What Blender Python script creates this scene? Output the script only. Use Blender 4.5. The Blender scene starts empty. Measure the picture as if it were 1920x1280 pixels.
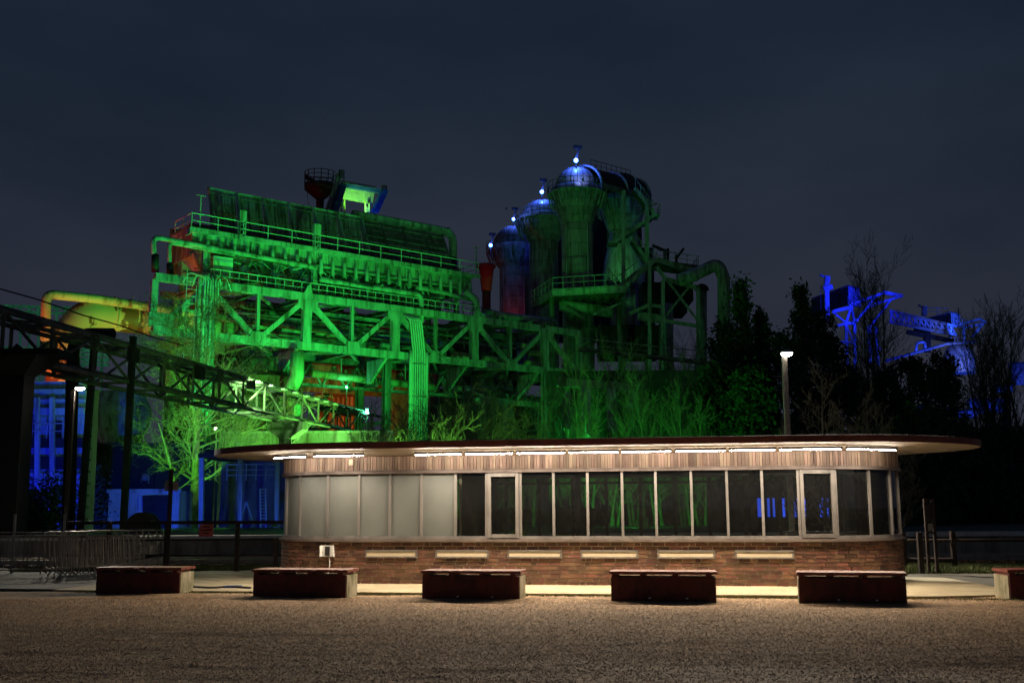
import bpy, bmesh, math, random
import numpy as np
from mathutils import Vector as V, Matrix

# ------------------------------------------------------------------ camera, sky, exposure
scene = bpy.context.scene
C = scene.collection
FPX = 2000.0                                  # focal length in pixels of the 1920 px wide photograph
PITCH = math.atan(315 / 2000)
ROLL = 0.005
R0 = V((1, 0, 0)); FW = V((0, math.cos(PITCH), math.sin(PITCH))); U0 = V((0, -math.sin(PITCH), math.cos(PITCH)))
RT = R0 * math.cos(ROLL) - U0 * math.sin(ROLL)
UP = U0 * math.cos(ROLL) + R0 * math.sin(ROLL)
EYE = V((0, 0, 1.6))
cam = bpy.data.cameras.new('camera'); camo = bpy.data.objects.new('camera', cam); C.objects.link(camo)
cam.sensor_width = 36; cam.lens = FPX * 36 / 1920; cam.clip_start = .1; cam.clip_end = 6000
M = Matrix.Identity(4)
for i in range(3):
    M[i][0] = RT[i]; M[i][1] = UP[i]; M[i][2] = -FW[i]; M[i][3] = EYE[i]
camo.matrix_world = M
scene.camera = camo

w = bpy.data.worlds.new('World'); scene.world = w; w.use_nodes = True
nt = w.node_tree; nt.nodes.clear()
out = nt.nodes.new('ShaderNodeOutputWorld'); bg = nt.nodes.new('ShaderNodeBackground')
tc = nt.nodes.new('ShaderNodeTexCoord'); sep = nt.nodes.new('ShaderNodeSeparateXYZ')
rmp = nt.nodes.new('ShaderNodeValToRGB')
nz = nt.nodes.new('ShaderNodeTexNoise'); nz.inputs['Scale'].default_value = 2.2; nz.inputs['Detail'].default_value = 5
mp = nt.nodes.new('ShaderNodeMapping'); mp.inputs['Scale'].default_value = (1, 1, 2.6)
mx = nt.nodes.new('ShaderNodeMix'); mx.data_type = 'RGBA'; mx.blend_type = 'MULTIPLY'; mx.inputs[0].default_value = 1
r2 = nt.nodes.new('ShaderNodeValToRGB')
nt.links.new(tc.outputs['Generated'], sep.inputs[0]); nt.links.new(sep.outputs['Z'], rmp.inputs[0])
nt.links.new(tc.outputs['Generated'], mp.inputs[0]); nt.links.new(mp.outputs[0], nz.inputs['Vector'])
nt.links.new(nz.outputs['Fac'], r2.inputs[0])
e = rmp.color_ramp.elements
e[0].position = 0.0; e[0].color = (.029, .032, .050, 1)
e[1].position = 0.62; e[1].color = (.0085, .0150, .0300, 1)
n2 = rmp.color_ramp.elements.new(.16); n2.color = (.0225, .0268, .0440, 1)
n3 = rmp.color_ramp.elements.new(.30); n3.color = (.0165, .0235, .0400, 1)
n4 = rmp.color_ramp.elements.new(.42); n4.color = (.0105, .0180, .0350, 1)
r2.color_ramp.elements[0].position = .3; r2.color_ramp.elements[0].color = (.62, .68, .72, 1)
r2.color_ramp.elements[1].position = .72; r2.color_ramp.elements[1].color = (1.38, 1.30, 1.20, 1)
nt.links.new(rmp.outputs[0], mx.inputs[6]); nt.links.new(r2.outputs[0], mx.inputs[7])
nt.links.new(mx.outputs[2], bg.inputs[0]); nt.links.new(bg.outputs[0], out.inputs[0])
bg.inputs[1].default_value = .98

scene.view_settings.view_transform = 'Standard'; scene.view_settings.look = 'None'
scene.view_settings.exposure = 0; scene.view_settings.gamma = 1
scene.render.engine = 'CYCLES'
scene.cycles.use_denoising = True
scene.cycles.max_bounces = 6; scene.cycles.diffuse_bounces = 2; scene.cycles.glossy_bounces = 3
scene.cycles.transparent_max_bounces = 12
scene.cycles.sample_clamp_indirect = 4

# ------------------------------------------------------------------ measuring helpers (photograph pixels -> metres)
def ray(px, py): return FW + RT * ((px - 960) / FPX) + UP * ((640 - py) / FPX)
def at(px, py, Y):
    d = ray(px, py); return EYE + d * (Y / d.y)
def ground(px, py, z=0.0):
    d = ray(px, py); return EYE + d * ((z - 1.6) / d.z)
def pxof(p):
    v = V(p) - EYE; k = v.dot(FW); return 960 + FPX * v.dot(RT) / k

# ------------------------------------------------------------------ materials
MATS = {}
def newmat(name):
    m = bpy.data.materials.new(name); m.use_nodes = True
    n = m.node_tree; b = n.nodes['Principled BSDF']; MATS[name] = m
    return m, n, b
def mat(name, c1, c2, scale=1.5, rough=.75, metal=0, bump=0, bscale=None, sz=1.0, lo=.35, hi=.65, rnd=0, island=False, spec=.4):
    m, n, b = newmat(name); N = n.nodes; L = n.links
    g = N.new('ShaderNodeNewGeometry'); mp = N.new('ShaderNodeMapping'); mp.inputs['Scale'].default_value = (1, 1, sz)
    L.new(g.outputs['Position'], mp.inputs[0])
    t = N.new('ShaderNodeTexNoise'); t.inputs['Scale'].default_value = scale; t.inputs['Detail'].default_value = 6; t.inputs['Roughness'].default_value = .62
    L.new(mp.outputs[0], t.inputs['Vector'])
    r = N.new('ShaderNodeValToRGB'); r.color_ramp.elements[0].position = lo; r.color_ramp.elements[1].position = hi
    r.color_ramp.elements[0].color = (*c1, 1); r.color_ramp.elements[1].color = (*c2, 1)
    L.new(t.outputs['Fac'], r.inputs[0]); col = r.outputs[0]
    if rnd:
        if island: src = g.outputs['Random Per Island']
        else:
            oi = N.new('ShaderNodeObjectInfo'); src = oi.outputs['Random']
        mr = N.new('ShaderNodeMapRange'); mr.inputs[3].default_value = 1 - rnd; mr.inputs[4].default_value = 1 + rnd
        L.new(src, mr.inputs[0])
        hs = N.new('ShaderNodeHueSaturation'); L.new(col, hs.inputs['Color']); L.new(mr.outputs[0], hs.inputs['Value'])
        mh = N.new('ShaderNodeMapRange'); mh.inputs[3].default_value = .5 - rnd * .045; mh.inputs[4].default_value = .5 + rnd * .03
        ml = N.new('ShaderNodeMath'); ml.operation = 'MULTIPLY'; ml.inputs[1].default_value = 7.31
        fr = N.new('ShaderNodeMath'); fr.operation = 'FRACT'
        L.new(src, ml.inputs[0]); L.new(ml.outputs[0], fr.inputs[0]); L.new(fr.outputs[0], mh.inputs[0]); L.new(mh.outputs[0], hs.inputs['Hue'])
        col = hs.outputs[0]
    L.new(col, b.inputs['Base Color'])
    rr = N.new('ShaderNodeMapRange'); rr.inputs[3].default_value = max(.05, rough - .12); rr.inputs[4].default_value = min(1, rough + .12)
    L.new(t.outputs['Fac'], rr.inputs[0]); L.new(rr.outputs[0], b.inputs['Roughness'])
    b.inputs['Metallic'].default_value = metal; b.inputs['Specular IOR Level'].default_value = spec
    if bump:
        t2 = N.new('ShaderNodeTexNoise'); t2.inputs['Scale'].default_value = bscale or scale * 6; t2.inputs['Detail'].default_value = 5
        L.new(g.outputs['Position'], t2.inputs['Vector'])
        bp = N.new('ShaderNodeBump'); bp.inputs['Strength'].default_value = bump; bp.inputs['Distance'].default_value = .02
        L.new(t2.outputs['Fac'], bp.inputs['Height']); L.new(bp.outputs[0], b.inputs['Normal'])
    return m
def emit(name, col, s):
    m, n, b = newmat(name); b.inputs['Base Color'].default_value = (.8, .8, .8, 1)
    b.inputs['Emission Color'].default_value = (*col, 1); b.inputs['Emission Strength'].default_value = s
    return m

mat('soil', (.045, .040, .030), (.09, .078, .055), .6, .95, bump=.6, bscale=9)
mat('gravel', (.18, .116, .062), (.38, .255, .145), 1.1, .92, bump=.30, bscale=15, lo=.3, hi=.72)
def grainy(name, amp):
    n = MATS[name].node_tree; b = n.nodes['Principled BSDF']; src = b.inputs['Base Color'].links[0].from_socket
    g = n.nodes.new('ShaderNodeNewGeometry')
    col = src
    for sc_, lo, hi in ((17, 1 - amp, 1 + amp), (6, 1 - amp * .6, 1 + amp * .6)):
        v = n.nodes.new('ShaderNodeTexNoise'); v.inputs['Scale'].default_value = sc_; v.inputs['Detail'].default_value = 3
        mr = n.nodes.new('ShaderNodeMapRange'); mr.inputs[1].default_value = .35; mr.inputs[2].default_value = .65; mr.inputs[3].default_value = lo; mr.inputs[4].default_value = hi
        hs = n.nodes.new('ShaderNodeHueSaturation')
        n.links.new(g.outputs['Position'], v.inputs['Vector']); n.links.new(v.outputs['Fac'], mr.inputs[0])
        n.links.new(mr.outputs[0], hs.inputs['Value']); n.links.new(col, hs.inputs['Color']); col = hs.outputs[0]
    n.links.new(col, b.inputs['Base Color'])
grainy('gravel', .42)
def streaks(name, lo=.45, hi=1.12, sc=1.6, sz=.10, tint=(.55, .42, .30)):
    """rust runs: a second, vertically stretched noise darkens and browns the paint"""
    n = MATS[name].node_tree; b = n.nodes['Principled BSDF']; src = b.inputs['Base Color'].links[0].from_socket
    g = n.nodes.new('ShaderNodeNewGeometry'); mp = n.nodes.new('ShaderNodeMapping'); mp.inputs['Scale'].default_value = (sc, sc, sc * sz)
    v = n.nodes.new('ShaderNodeTexNoise'); v.inputs['Scale'].default_value = 1; v.inputs['Detail'].default_value = 7; v.inputs['Roughness'].default_value = .7
    r = n.nodes.new('ShaderNodeValToRGB'); r.color_ramp.elements[0].position = .36; r.color_ramp.elements[1].position = .52
    r.color_ramp.elements[0].color = (*[lo * t for t in tint], 1); r.color_ramp.elements[1].color = (hi, hi, hi, 1)
    m = n.nodes.new('ShaderNodeMix'); m.data_type = 'RGBA'; m.blend_type = 'MULTIPLY'; m.inputs[0].default_value = 1
    n.links.new(g.outputs['Position'], mp.inputs[0]); n.links.new(mp.outputs[0], v.inputs['Vector']); n.links.new(v.outputs['Fac'], r.inputs[0])
    n.links.new(src, m.inputs[6]); n.links.new(r.outputs[0], m.inputs[7]); n.links.new(m.outputs[2], b.inputs['Base Color'])
mat('pebble', (.26, .172, .094), (.45, .318, .190), 9, .85, rnd=.6, island=True)
mat('ballast_stone', (.12, .11, .095), (.34, .32, .29), 9, .85, rnd=.6, island=True)
mat('ballast', (.05, .045, .04), (.16, .145, .125), 14, .9, bump=1, bscale=45, lo=.4, hi=.6)
mat('asphalt', (.055, .055, .048), (.105, .10, .082), .9, .8, bump=.35, bscale=50)
mat('apron', (.24, .20, .125), (.43, .385, .26), .9, .85, bump=.25, bscale=30, lo=.3, hi=.7)
mat('concrete', (.19, .18, .155), (.34, .32, .28), 1.2, .88, bump=.4, bscale=22, sz=.35)
mat('mossy_concrete', (.10, .105, .045), (.33, .30, .22), 4, .9, bump=.5, bscale=40, sz=.5, lo=.36, hi=.6)
mat('pale_edge', (.50, .50, .47), (.70, .70, .66), 2, .8)
mat('brick', (.075, .034, .021), (.175, .080, .046), 2.4, .85, bump=.6, bscale=70, rnd=.5)
mat('brick_joined', (.075, .034, .021), (.175, .080, .046), 2.4, .85, bump=.6, bscale=70, rnd=.5, island=True)
mat('mortar', (.28, .235, .175), (.42, .36, .28), 3, .95, bump=.3, bscale=60)
mat('timber', (.18, .118, .082), (.40, .285, .21), 5, .62, bump=.25, bscale=40, sz=.12, rnd=.38)
mat('aluminium', (.20, .19, .182), (.30, .286, .275), 4, .42, metal=.55, sz=.3)
mat('trim_brown', (.14, .112, .10), (.21, .172, .155), 3, .38, metal=.3)
mat('roof_felt', (.022, .020, .022), (.06, .056, .055), 2.2, .9, bump=.7, bscale=40)
mat('rim_brown', (.085, .022, .016), (.15, .05, .035), 2, .5)
mat('soffit', (.26, .21, .165), (.36, .30, .24), .8, .8)
mat('frosted', (.105, .114, .108), (.135, .145, .138), .7, .4)
mat('cream', (.52, .44, .31), (.62, .53, .39), 2, .6)
mat('red_paint', (.062, .011, .011), (.125, .022, .020), 2.2, .55, bump=.15, bscale=20, sz=.5)
mat('red_plank', (.10, .022, .016), (.20, .052, .036), 6, .55, bump=.2, bscale=30)
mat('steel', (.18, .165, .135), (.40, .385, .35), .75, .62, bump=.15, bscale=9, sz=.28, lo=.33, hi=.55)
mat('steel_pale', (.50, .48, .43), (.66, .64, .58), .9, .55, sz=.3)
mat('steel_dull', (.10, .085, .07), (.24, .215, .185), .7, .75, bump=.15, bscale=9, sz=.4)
mat('brown_paint', (.022, .013, .010), (.045, .027, .02), 2, .6)
mat('silhouette_black', (.005, .004, .0035), (.012, .009, .007), .9, .75)  # near-black base colour stands in for the unlit look of column and pipe
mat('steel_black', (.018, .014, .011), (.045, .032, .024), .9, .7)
mat('rust', (.09, .038, .018), (.20, .095, .045), 1.1, .85, bump=.3, bscale=12)
mat('pipe_paint', (.44, .36, .21), (.50, .42, .27), .35, .6, lo=.38, hi=.45)
mat('pipe_rusty', (.15, .07, .032), (.52, .43, .27), .33, .6, sz=.9, lo=.455, hi=.475)
mat('stove_plate', (.16, .15, .125), (.38, .35, .30), .45, .6, sz=.45, rnd=.22, lo=.25, hi=.7)
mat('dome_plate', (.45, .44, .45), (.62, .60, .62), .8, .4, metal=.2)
mat('blue_paint', (.02, .06, .20), (.05, .13, .34), .8, .5)
mat('corrugated', (.44, .48, .30), (.62, .66, .42), 1.3, .6, sz=.2)
mat('tank_red', (.30, .045, .04), (.42, .085, .07), .8, .6)
mat('facade_pale', (.34, .33, .33), (.52, .51, .52), .25, .8, sz=.5)
mat('bark', (.13, .115, .07), (.30, .27, .17), 5, .9, bump=.4, bscale=25, sz=.5)
mat('twig', (.19, .165, .095), (.34, .30, .18), 3, .9)
mat('twig_dark', (.05, .042, .032), (.10, .085, .065), 3, .9)
mat('needle', (.020, .040, .016), (.055, .085, .034), .9, .8, rnd=.35, island=True)
mat('ivy_leaf', (.016, .028, .014), (.045, .070, .030), 1.5, .7, rnd=.4, island=True)
mat('grass', (.055, .075, .018), (.13, .15, .045), 2, .9, rnd=.3, island=True)
mat('sign_back', (.30, .27, .23), (.40, .36, .31), 3, .6)
mat('sign_red', (.40, .075, .06), (.52, .12, .09), 3, .6)
mat('black_ink', (.015, .013, .013), (.03, .026, .026), 3, .6)
mat('white_paint', (.66, .66, .64), (.80, .80, .78), 3, .5)
mat('galvanised', (.26, .23, .19), (.46, .42, .36), 5, .48, metal=.5)
mat('interior_wall', (.36, .35, .33), (.46, .45, .42), 1, .9)
mat('cloth_green', (.16, .26, .05), (.30, .40, .10), 4, .9)
mat('straw', (.45, .38, .24), (.60, .52, .36), 9, .9)
mat('paper', (.66, .66, .66), (.82, .82, .80), 9, .9)
mat('blue_plastic', (.03, .06, .24), (.06, .10, .34), 5, .5)
emit('led_white', (1.0, .90, .76), 165)
emit('lamp_white', (1.0, .95, .84), 60)
emit('lamp_green', (.05, 1.0, .30), 3.5)
emit('lamp_greenwhite', (.5, 1.0, .45), 12)
emit('lamp_blue', (.06, .2, 1.0), 11)
emit('lamp_red', (1.0, .03, .02), 6)
emit('blue_glow_pane', (.02, .09, 1.0), 1.1)
for nm_ in ('steel', 'steel_dull', 'pipe_paint', 'facade_pale', 'stove_plate', 'concrete'): streaks(nm_, .8 if nm_ != 'steel' else .7)
streaks('red_paint', 1.0, 1.05, 7, .5, (.45, .5, .5)); streaks('soffit', .9, 1.03, 2.2, 1, (.85, .82, .75))
def glassmat():
    m, n, b = newmat('glass'); N = n.nodes; L = n.links
    o = N['Material Output']; N.remove(b)
    tr = N.new('ShaderNodeBsdfTransparent'); tr.inputs[0].default_value = (.82, .86, .84, 1)
    gl = N.new('ShaderNodeBsdfGlossy'); gl.inputs['Roughness'].default_value = .015
    df = N.new('ShaderNodeBsdfDiffuse'); df.inputs[0].default_value = (.5, .5, .47, 1)
    fr = N.new('ShaderNodeFresnel'); fr.inputs[0].default_value = 1.6
    m1 = N.new('ShaderNodeMixShader'); m2 = N.new('ShaderNodeMixShader')
    g = N.new('ShaderNodeNewGeometry'); t = N.new('ShaderNodeTexNoise'); t.inputs['Scale'].default_value = 11; t.inputs['Detail'].default_value = 9; t.inputs['Roughness'].default_value = .75
    mr = N.new('ShaderNodeMapRange'); mr.inputs[1].default_value = .45; mr.inputs[2].default_value = .8; mr.inputs[3].default_value = .008; mr.inputs[4].default_value = .02
    L.new(g.outputs['Position'], t.inputs['Vector']); L.new(t.outputs['Fac'], mr.inputs[0])
    L.new(fr.outputs[0], m1.inputs[0]); L.new(tr.outputs[0], m1.inputs[1]); L.new(gl.outputs[0], m1.inputs[2])
    L.new(mr.outputs[0], m2.inputs[0]); L.new(m1.outputs[0], m2.inputs[1]); L.new(df.outputs[0], m2.inputs[2])
    L.new(m2.outputs[0], o.inputs[0])
glassmat()

# ------------------------------------------------------------------ object helpers
WM = {}
def place(o, parent, mw):
    C.objects.link(o)
    if parent is not None:
        o.parent = parent; o.matrix_parent_inverse = WM[parent.name].inverted()
    o.matrix_basis = mw; WM[o.name] = mw.copy()
    return o
def tag(o, label, cat, group=None, kind=None):
    if label: o['label'] = label
    if cat: o['category'] = cat
    if group: o['group'] = group
    if kind: o['kind'] = kind
    return o
def thing(name, label, cat, loc=(0, 0, 0), group=None):
    o = bpy.data.objects.new(name, None); o.empty_display_size = .2
    place(o, None, Matrix.Translation(V(loc)))
    return tag(o, label, cat, group)
def mesh(name, verts, faces, m, parent=None, smooth=False):
    me = bpy.data.meshes.new(name); me.from_pydata([tuple(v) for v in verts], [], faces); me.update()
    if m: me.materials.append(MATS[m])
    if smooth: me.polygons.foreach_set('use_smooth', [True] * len(me.polygons))
    return place(bpy.data.objects.new(name, me), parent, Matrix.Identity(4))
UNIT = {}
def unit(shape, m):
    k = (shape, m)
    if k in UNIT: return UNIT[k]
    if shape == 'box':
        vs = [(x, y, z) for z in (-.5, .5) for y in (-.5, .5) for x in (-.5, .5)]
        fs = [(0, 2, 3, 1), (4, 5, 7, 6), (0, 1, 5, 4), (2, 6, 7, 3), (0, 4, 6, 2), (1, 3, 7, 5)]
    elif shape == 'ibeam':       # H section in x,y, length along z
        t = .14; c = .12
        pr = [(-.5, -.5), (.5, -.5), (.5, -.5 + t), (c / 2, -.5 + t), (c / 2, .5 - t), (.5, .5 - t), (.5, .5), (-.5, .5), (-.5, .5 - t), (-c / 2, .5 - t), (-c / 2, -.5 + t), (-.5, -.5 + t)]
        vs = [(x, y, z) for z in (-.5, .5) for x, y in pr]; k12 = len(pr)
        fs = [(i, (i + 1) % k12, k12 + (i + 1) % k12, k12 + i) for i in range(k12)]
        fs += [(0, 11, 2, 1), (11, 10, 3, 2), (10, 9, 4, 3), (9, 8, 5, 4), (8, 7, 6, 5)]
        fs += [tuple(k12 + j for j in reversed(f)) for f in fs[k12:]]
    else:                        # cyl
        kk = int(shape[3:] or 10)
        vs = [(.5 * math.cos(2 * math.pi * i / kk), .5 * math.sin(2 * math.pi * i / kk), z) for z in (-.5, .5) for i in range(kk)]
        fs = [(i, (i + 1) % kk, kk + (i + 1) % kk, kk + i) for i in range(kk)] + [tuple(range(kk - 1, -1, -1)), tuple(range(kk, 2 * kk))]
    me = bpy.data.meshes.new(shape + '_' + m); me.from_pydata(vs, [], fs); me.materials.append(MATS[m])
    if shape.startswith('cyl'):
        me.polygons.foreach_set('use_smooth', [len(p.vertices) == 4 for p in me.polygons])
    me.update(); UNIT[k] = me
    return me
def bar(parent, name, p, q, wd, ht, m, shape='box', side=None):
    """a straight member from p to q, wd wide across, ht along the 'side' normal"""
    p = V(p); q = V(q); d = q - p; ln = d.length
    if ln < 1e-6: return None
    z = d / ln
    s = V(side) if side is not None else V((0, 0, 1))
    if abs(z.dot(s)) > .98: s = V((0, 1, 0)) if abs(z.y) < .9 else V((1, 0, 0))
    x = s.cross(z).normalized(); y = z.cross(x)
    mw = Matrix.Identity(4); c = (p + q) / 2
    for i in range(3):
        mw[i][0] = x[i] * wd; mw[i][1] = y[i] * ht; mw[i][2] = z[i] * ln; mw[i][3] = c[i]
    return place(bpy.data.objects.new(name, unit(shape, m)), parent, mw)
def rod(parent, name, p, q, r, m, k=8): return bar(parent, name, p, q, 2 * r, 2 * r, m, 'cyl%d' % k)
def box(parent, name, c, sx, sy, sz, m, rz=0):
    mw = Matrix.Translation(V(c)) @ Matrix.Rotation(rz, 4, 'Z') @ Matrix.Diagonal((sx, sy, sz, 1))
    return place(bpy.data.objects.new(name, unit('box', m)), parent, mw)
def tube_geo(pts, rad, k=12, caps=True):
    pts = [V(p) for p in pts]; n = len(pts)
    rad = rad if isinstance(rad, (list, tuple)) else [rad] * n
    vs = []; fs = []; x = None
    for i in range(n):
        t = (pts[min(i + 1, n - 1)] - pts[i]).normalized() + (pts[i] - pts[max(i - 1, 0)]).normalized()
        t.normalize()
        if x is None:
            x = t.orthogonal().normalized()
        x = (x - t * x.dot(t)).normalized(); y = t.cross(x)
        sc = 1.0
        if 0 < i < n - 1:
            a = (pts[i + 1] - pts[i]).normalized().dot((pts[i] - pts[i - 1]).normalized()); sc = 1 / max(.5, math.sqrt(max(.25, (1 + a) / 2)))
            bis = ((pts[i + 1] - pts[i]).normalized() - (pts[i] - pts[i - 1]).normalized())
            bis = bis.normalized() if bis.length > 1e-5 else None
        else: bis = None
        for j in range(k):
            a = 2 * math.pi * j / k; v = x * math.cos(a) + y * math.sin(a)
            if bis is not None: v = v + bis * (v.dot(bis) * (sc - 1))
            vs.append(pts[i] + v * rad[i])
    for i in range(n - 1):
        for j in range(k): fs.append((i * k + j, i * k + (j + 1) % k, (i + 1) * k + (j + 1) % k, (i + 1) * k + j))
    if caps: fs += [tuple(range(k - 1, -1, -1)), tuple((n - 1) * k + j for j in range(k))]
    return vs, fs
def tube(parent, name, pts, r, m, k=12): 
    vs, fs = tube_geo(pts, r, k); return mesh(name, vs, fs, m, parent, True)
def bend(a, b, c, r, n=6):
    """round the corner a-b-c"""
    a, b, c = V(a), V(b), V(c); u = (a - b).normalized(); v = (c - b).normalized()
    h = math.acos(max(-1, min(1, u.dot(v)))) / 2; l = min(r / math.tan(h), (a - b).length * .49, (c - b).length * .49)
    p, q = b + u * l, b + v * l
    return [((1 - t) ** 2) * p + 2 * t * (1 - t) * b + t * t * q for t in [i / n for i in range(n + 1)]]
def path(pts, r, n=6):
    o = [V(pts[0])]
    for i in range(1, len(pts) - 1): o += bend(pts[i - 1], pts[i], pts[i + 1], r, n)
    return o + [V(pts[-1])]
def lathe(parent, name, base, prof, m, k=24, a0=0, a1=2 * math.pi, smooth=True, axis=None):
    closed = abs(a1 - a0 - 2 * math.pi) < 1e-6; kk = k if closed else k + 1
    vs = []; fs = []
    for r, z in prof:
        for j in range(kk):
            a = a0 + (a1 - a0) * j / k; vs.append(V(base) + V((r * math.cos(a), r * math.sin(a), z)))
    for i in range(len(prof) - 1):
        for j in range(k): fs.append((i * kk + j, i * kk + (j + 1) % kk, (i + 1) * kk + (j + 1) % kk, (i + 1) * kk + j))
    return mesh(name, vs, fs, m, parent, smooth)
def prism(parent, name, poly, dv, m):
    """a flat polygon of 3D points thickened by the vector dv"""
    n = len(poly); vs = [V(p) for p in poly] + [V(p) + V(dv) for p in poly]
    fs = [tuple(range(n - 1, -1, -1)), tuple(range(n, 2 * n))] + [(i, (i + 1) % n, n + (i + 1) % n, n + i) for i in range(n)]
    return mesh(name, vs, fs, m, parent)
def railing(parent, pts, h, m, step=1.5, name='railing', mid=1, r=.035):
    """handrail part with its posts and middle rails as sub-parts"""
    pts = [V(p) for p in pts]; up = V((0, 0, h))
    vs, fs = tube_geo([p + up for p in pts], r * 1.15, 6)
    rl = mesh(name, vs, fs, m, parent)
    for a, b in zip(pts[:-1], pts[1:]):
        for j in range(mid): rod(rl, 'middle_rail', a + up * ((j + 1) / (mid + 1)), b + up * ((j + 1) / (mid + 1)), r * .8, m, 5)
        k = max(1, round((b - a).length / step))
        for i in range(k + 1 if (b - pts[-1]).length < 1e-6 else k):
            p = a.lerp(b, i / k); rod(rl, 'post', p, p + up, r, m, 5)
    return rl
KS = .26
def spot(parent, pos, target, col, power, deg, size=.25, blend=.6):
    l = bpy.data.lights.new('lamp_light', 'SPOT'); l.color = col; l.energy = power * KS; l.spot_size = math.radians(deg); l.spot_blend = blend; l.shadow_soft_size = size
    d = (V(target) - V(pos)).normalized()
    place(bpy.data.objects.new('lamp_light', l), parent, Matrix.Translation(V(pos)) @ d.to_track_quat('-Z', 'Y').to_matrix().to_4x4())
def area(parent, pos, target, col, power, sx, sy):
    l = bpy.data.lights.new('lamp_light', 'AREA'); l.color = col; l.energy = power; l.shape = 'RECTANGLE'; l.size = sx; l.size_y = sy
    d = (V(target) - V(pos)).normalized(); return l, d
def flood(label, pos, target, col, power, deg, m, size=.45, post=None, group='coloured floodlights', size_l=.25):
    pos = V(pos); d = (V(target) - pos).normalized()
    t = thing('floodlight', label, 'floodlight', (pos.x, pos.y, post if post is not None else pos.z - size), group)
    s = d.cross(V((0, 0, 1))).normalized(); u = s.cross(d)
    h = size / 2
    vs = [pos + s * (a * h * k) + u * (b * h * k) - d * dd for k, dd in ((1, .02), (.7, size * .7)) for a, b in ((-1, -1), (1, -1), (1, 1), (-1, 1))]
    mesh('housing', vs, [(7, 6, 5, 4), (0, 1, 5, 4), (1, 2, 6, 5), (2, 3, 7, 6), (3, 0, 4, 7)], 'steel_dull', t)
    vs = [pos + s * (a * h * .92) + u * (b * h * .92) - d * .04 for a, b in ((-1, -1), (1, -1), (1, 1), (-1, 1))]
    mesh('lens', vs, [(0, 1, 2, 3)], m, t)
    for k in (-1, 1):
        bar(t, 'bracket', pos + s * (k * h * 1.08) - d * .2, pos + s * (k * h * 1.08) - d * .2 - V((0, 0, h * 1.5)), .04, .06, 'steel_dull')
    if post is not None: rod(t, 'post', (pos.x - d.x * .2, pos.y - d.y * .2, post), pos - d * .2 - V((0, 0, h * 1.5)), .06, 'steel_dull')
    spot(t, pos + d * .05, target, col, power, deg, size_l)
    return t

# ------------------------------------------------------------------ ground
rng = np.random.default_rng(7)
def sheet(name, poly, z, m, kind='structure', thick=None):
    vs = [(p[0], p[1], z) for p in poly]; n = len(vs); fs = [tuple(range(n))]
    if thick:
        vs += [(p[0], p[1], z - thick) for p in poly]; fs += [(i, n + i, n + (i + 1) % n, (i + 1) % n) for i in range(n)]
    o = mesh(name, vs, fs, m); o['kind'] = kind
    return o
sheet('ground', [(-2500, -2500), (2500, -2500), (2500, 3000), (-2500, 3000)], -.06, 'soil')
# gravel forecourt: a gently uneven sheet
_g = np.random.default_rng(5).normal(0, 1, (256, 256))
def vnoise(x, y):
    xi = np.floor(x).astype(int); yi = np.floor(y).astype(int); fx = x - xi; fy = y - yi; fx = fx * fx * (3 - 2 * fx); fy = fy * fy * (3 - 2 * fy)
    g = lambda i, j: _g[(yi + j) % 256, (xi + i) % 256]
    return (g(0, 0) * (1 - fx) + g(1, 0) * fx) * (1 - fy) + (g(0, 1) * (1 - fx) + g(1, 1) * fx) * fy
def und(x, y):
    return (.0055 * vnoise(x * .9 + 40, y * 3.2 + 9) + .0035 * vnoise(x * 2.3 + 7, y * 7.5 + 90) + .010 * vnoise(x * .35 + 80, y * .8 + 50) + .4 * (.018 * np.sin(x * .9 + 1.3 * np.sin(y * .7)) + .014 * np.sin(y * 2.3 + .5 * x) + .010 * np.sin(y * 5.1 - x * .8 + 2 * np.sin(x * .6))
            + .006 * np.sin(y * 11.3 + 1.7 * np.sin(x * 1.9)))) - .012
gx = np.concatenate([np.linspace(-60, -14, 20), np.linspace(-13.8, 13.8, 170), np.linspace(14, 60, 20)]); gy = np.concatenate([np.linspace(-25, 3.5, 12), np.linspace(4, 22.5, 400)])
X, Y = np.meshgrid(gx, gy); Z = und(X, Y)
nx, ny = len(gx), len(gy)
vs = np.stack([X.ravel(), Y.ravel(), Z.ravel()], 1)
idx = np.arange(nx * ny).reshape(ny, nx)
fs = np.stack([idx[:-1, :-1].ravel(), idx[:-1, 1:].ravel(), idx[1:, 1:].ravel(), idx[1:, :-1].ravel()], 1)
me = bpy.data.meshes.new('gravel_court'); me.from_pydata(vs.tolist(), [], fs.tolist()); me.materials.append(MATS['gravel'])
me.polygons.foreach_set('use_smooth', [True] * len(me.polygons))
gravel = place(bpy.data.objects.new('gravel_court', me), None, Matrix.Identity(4)); gravel['kind'] = 'structure'
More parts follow.
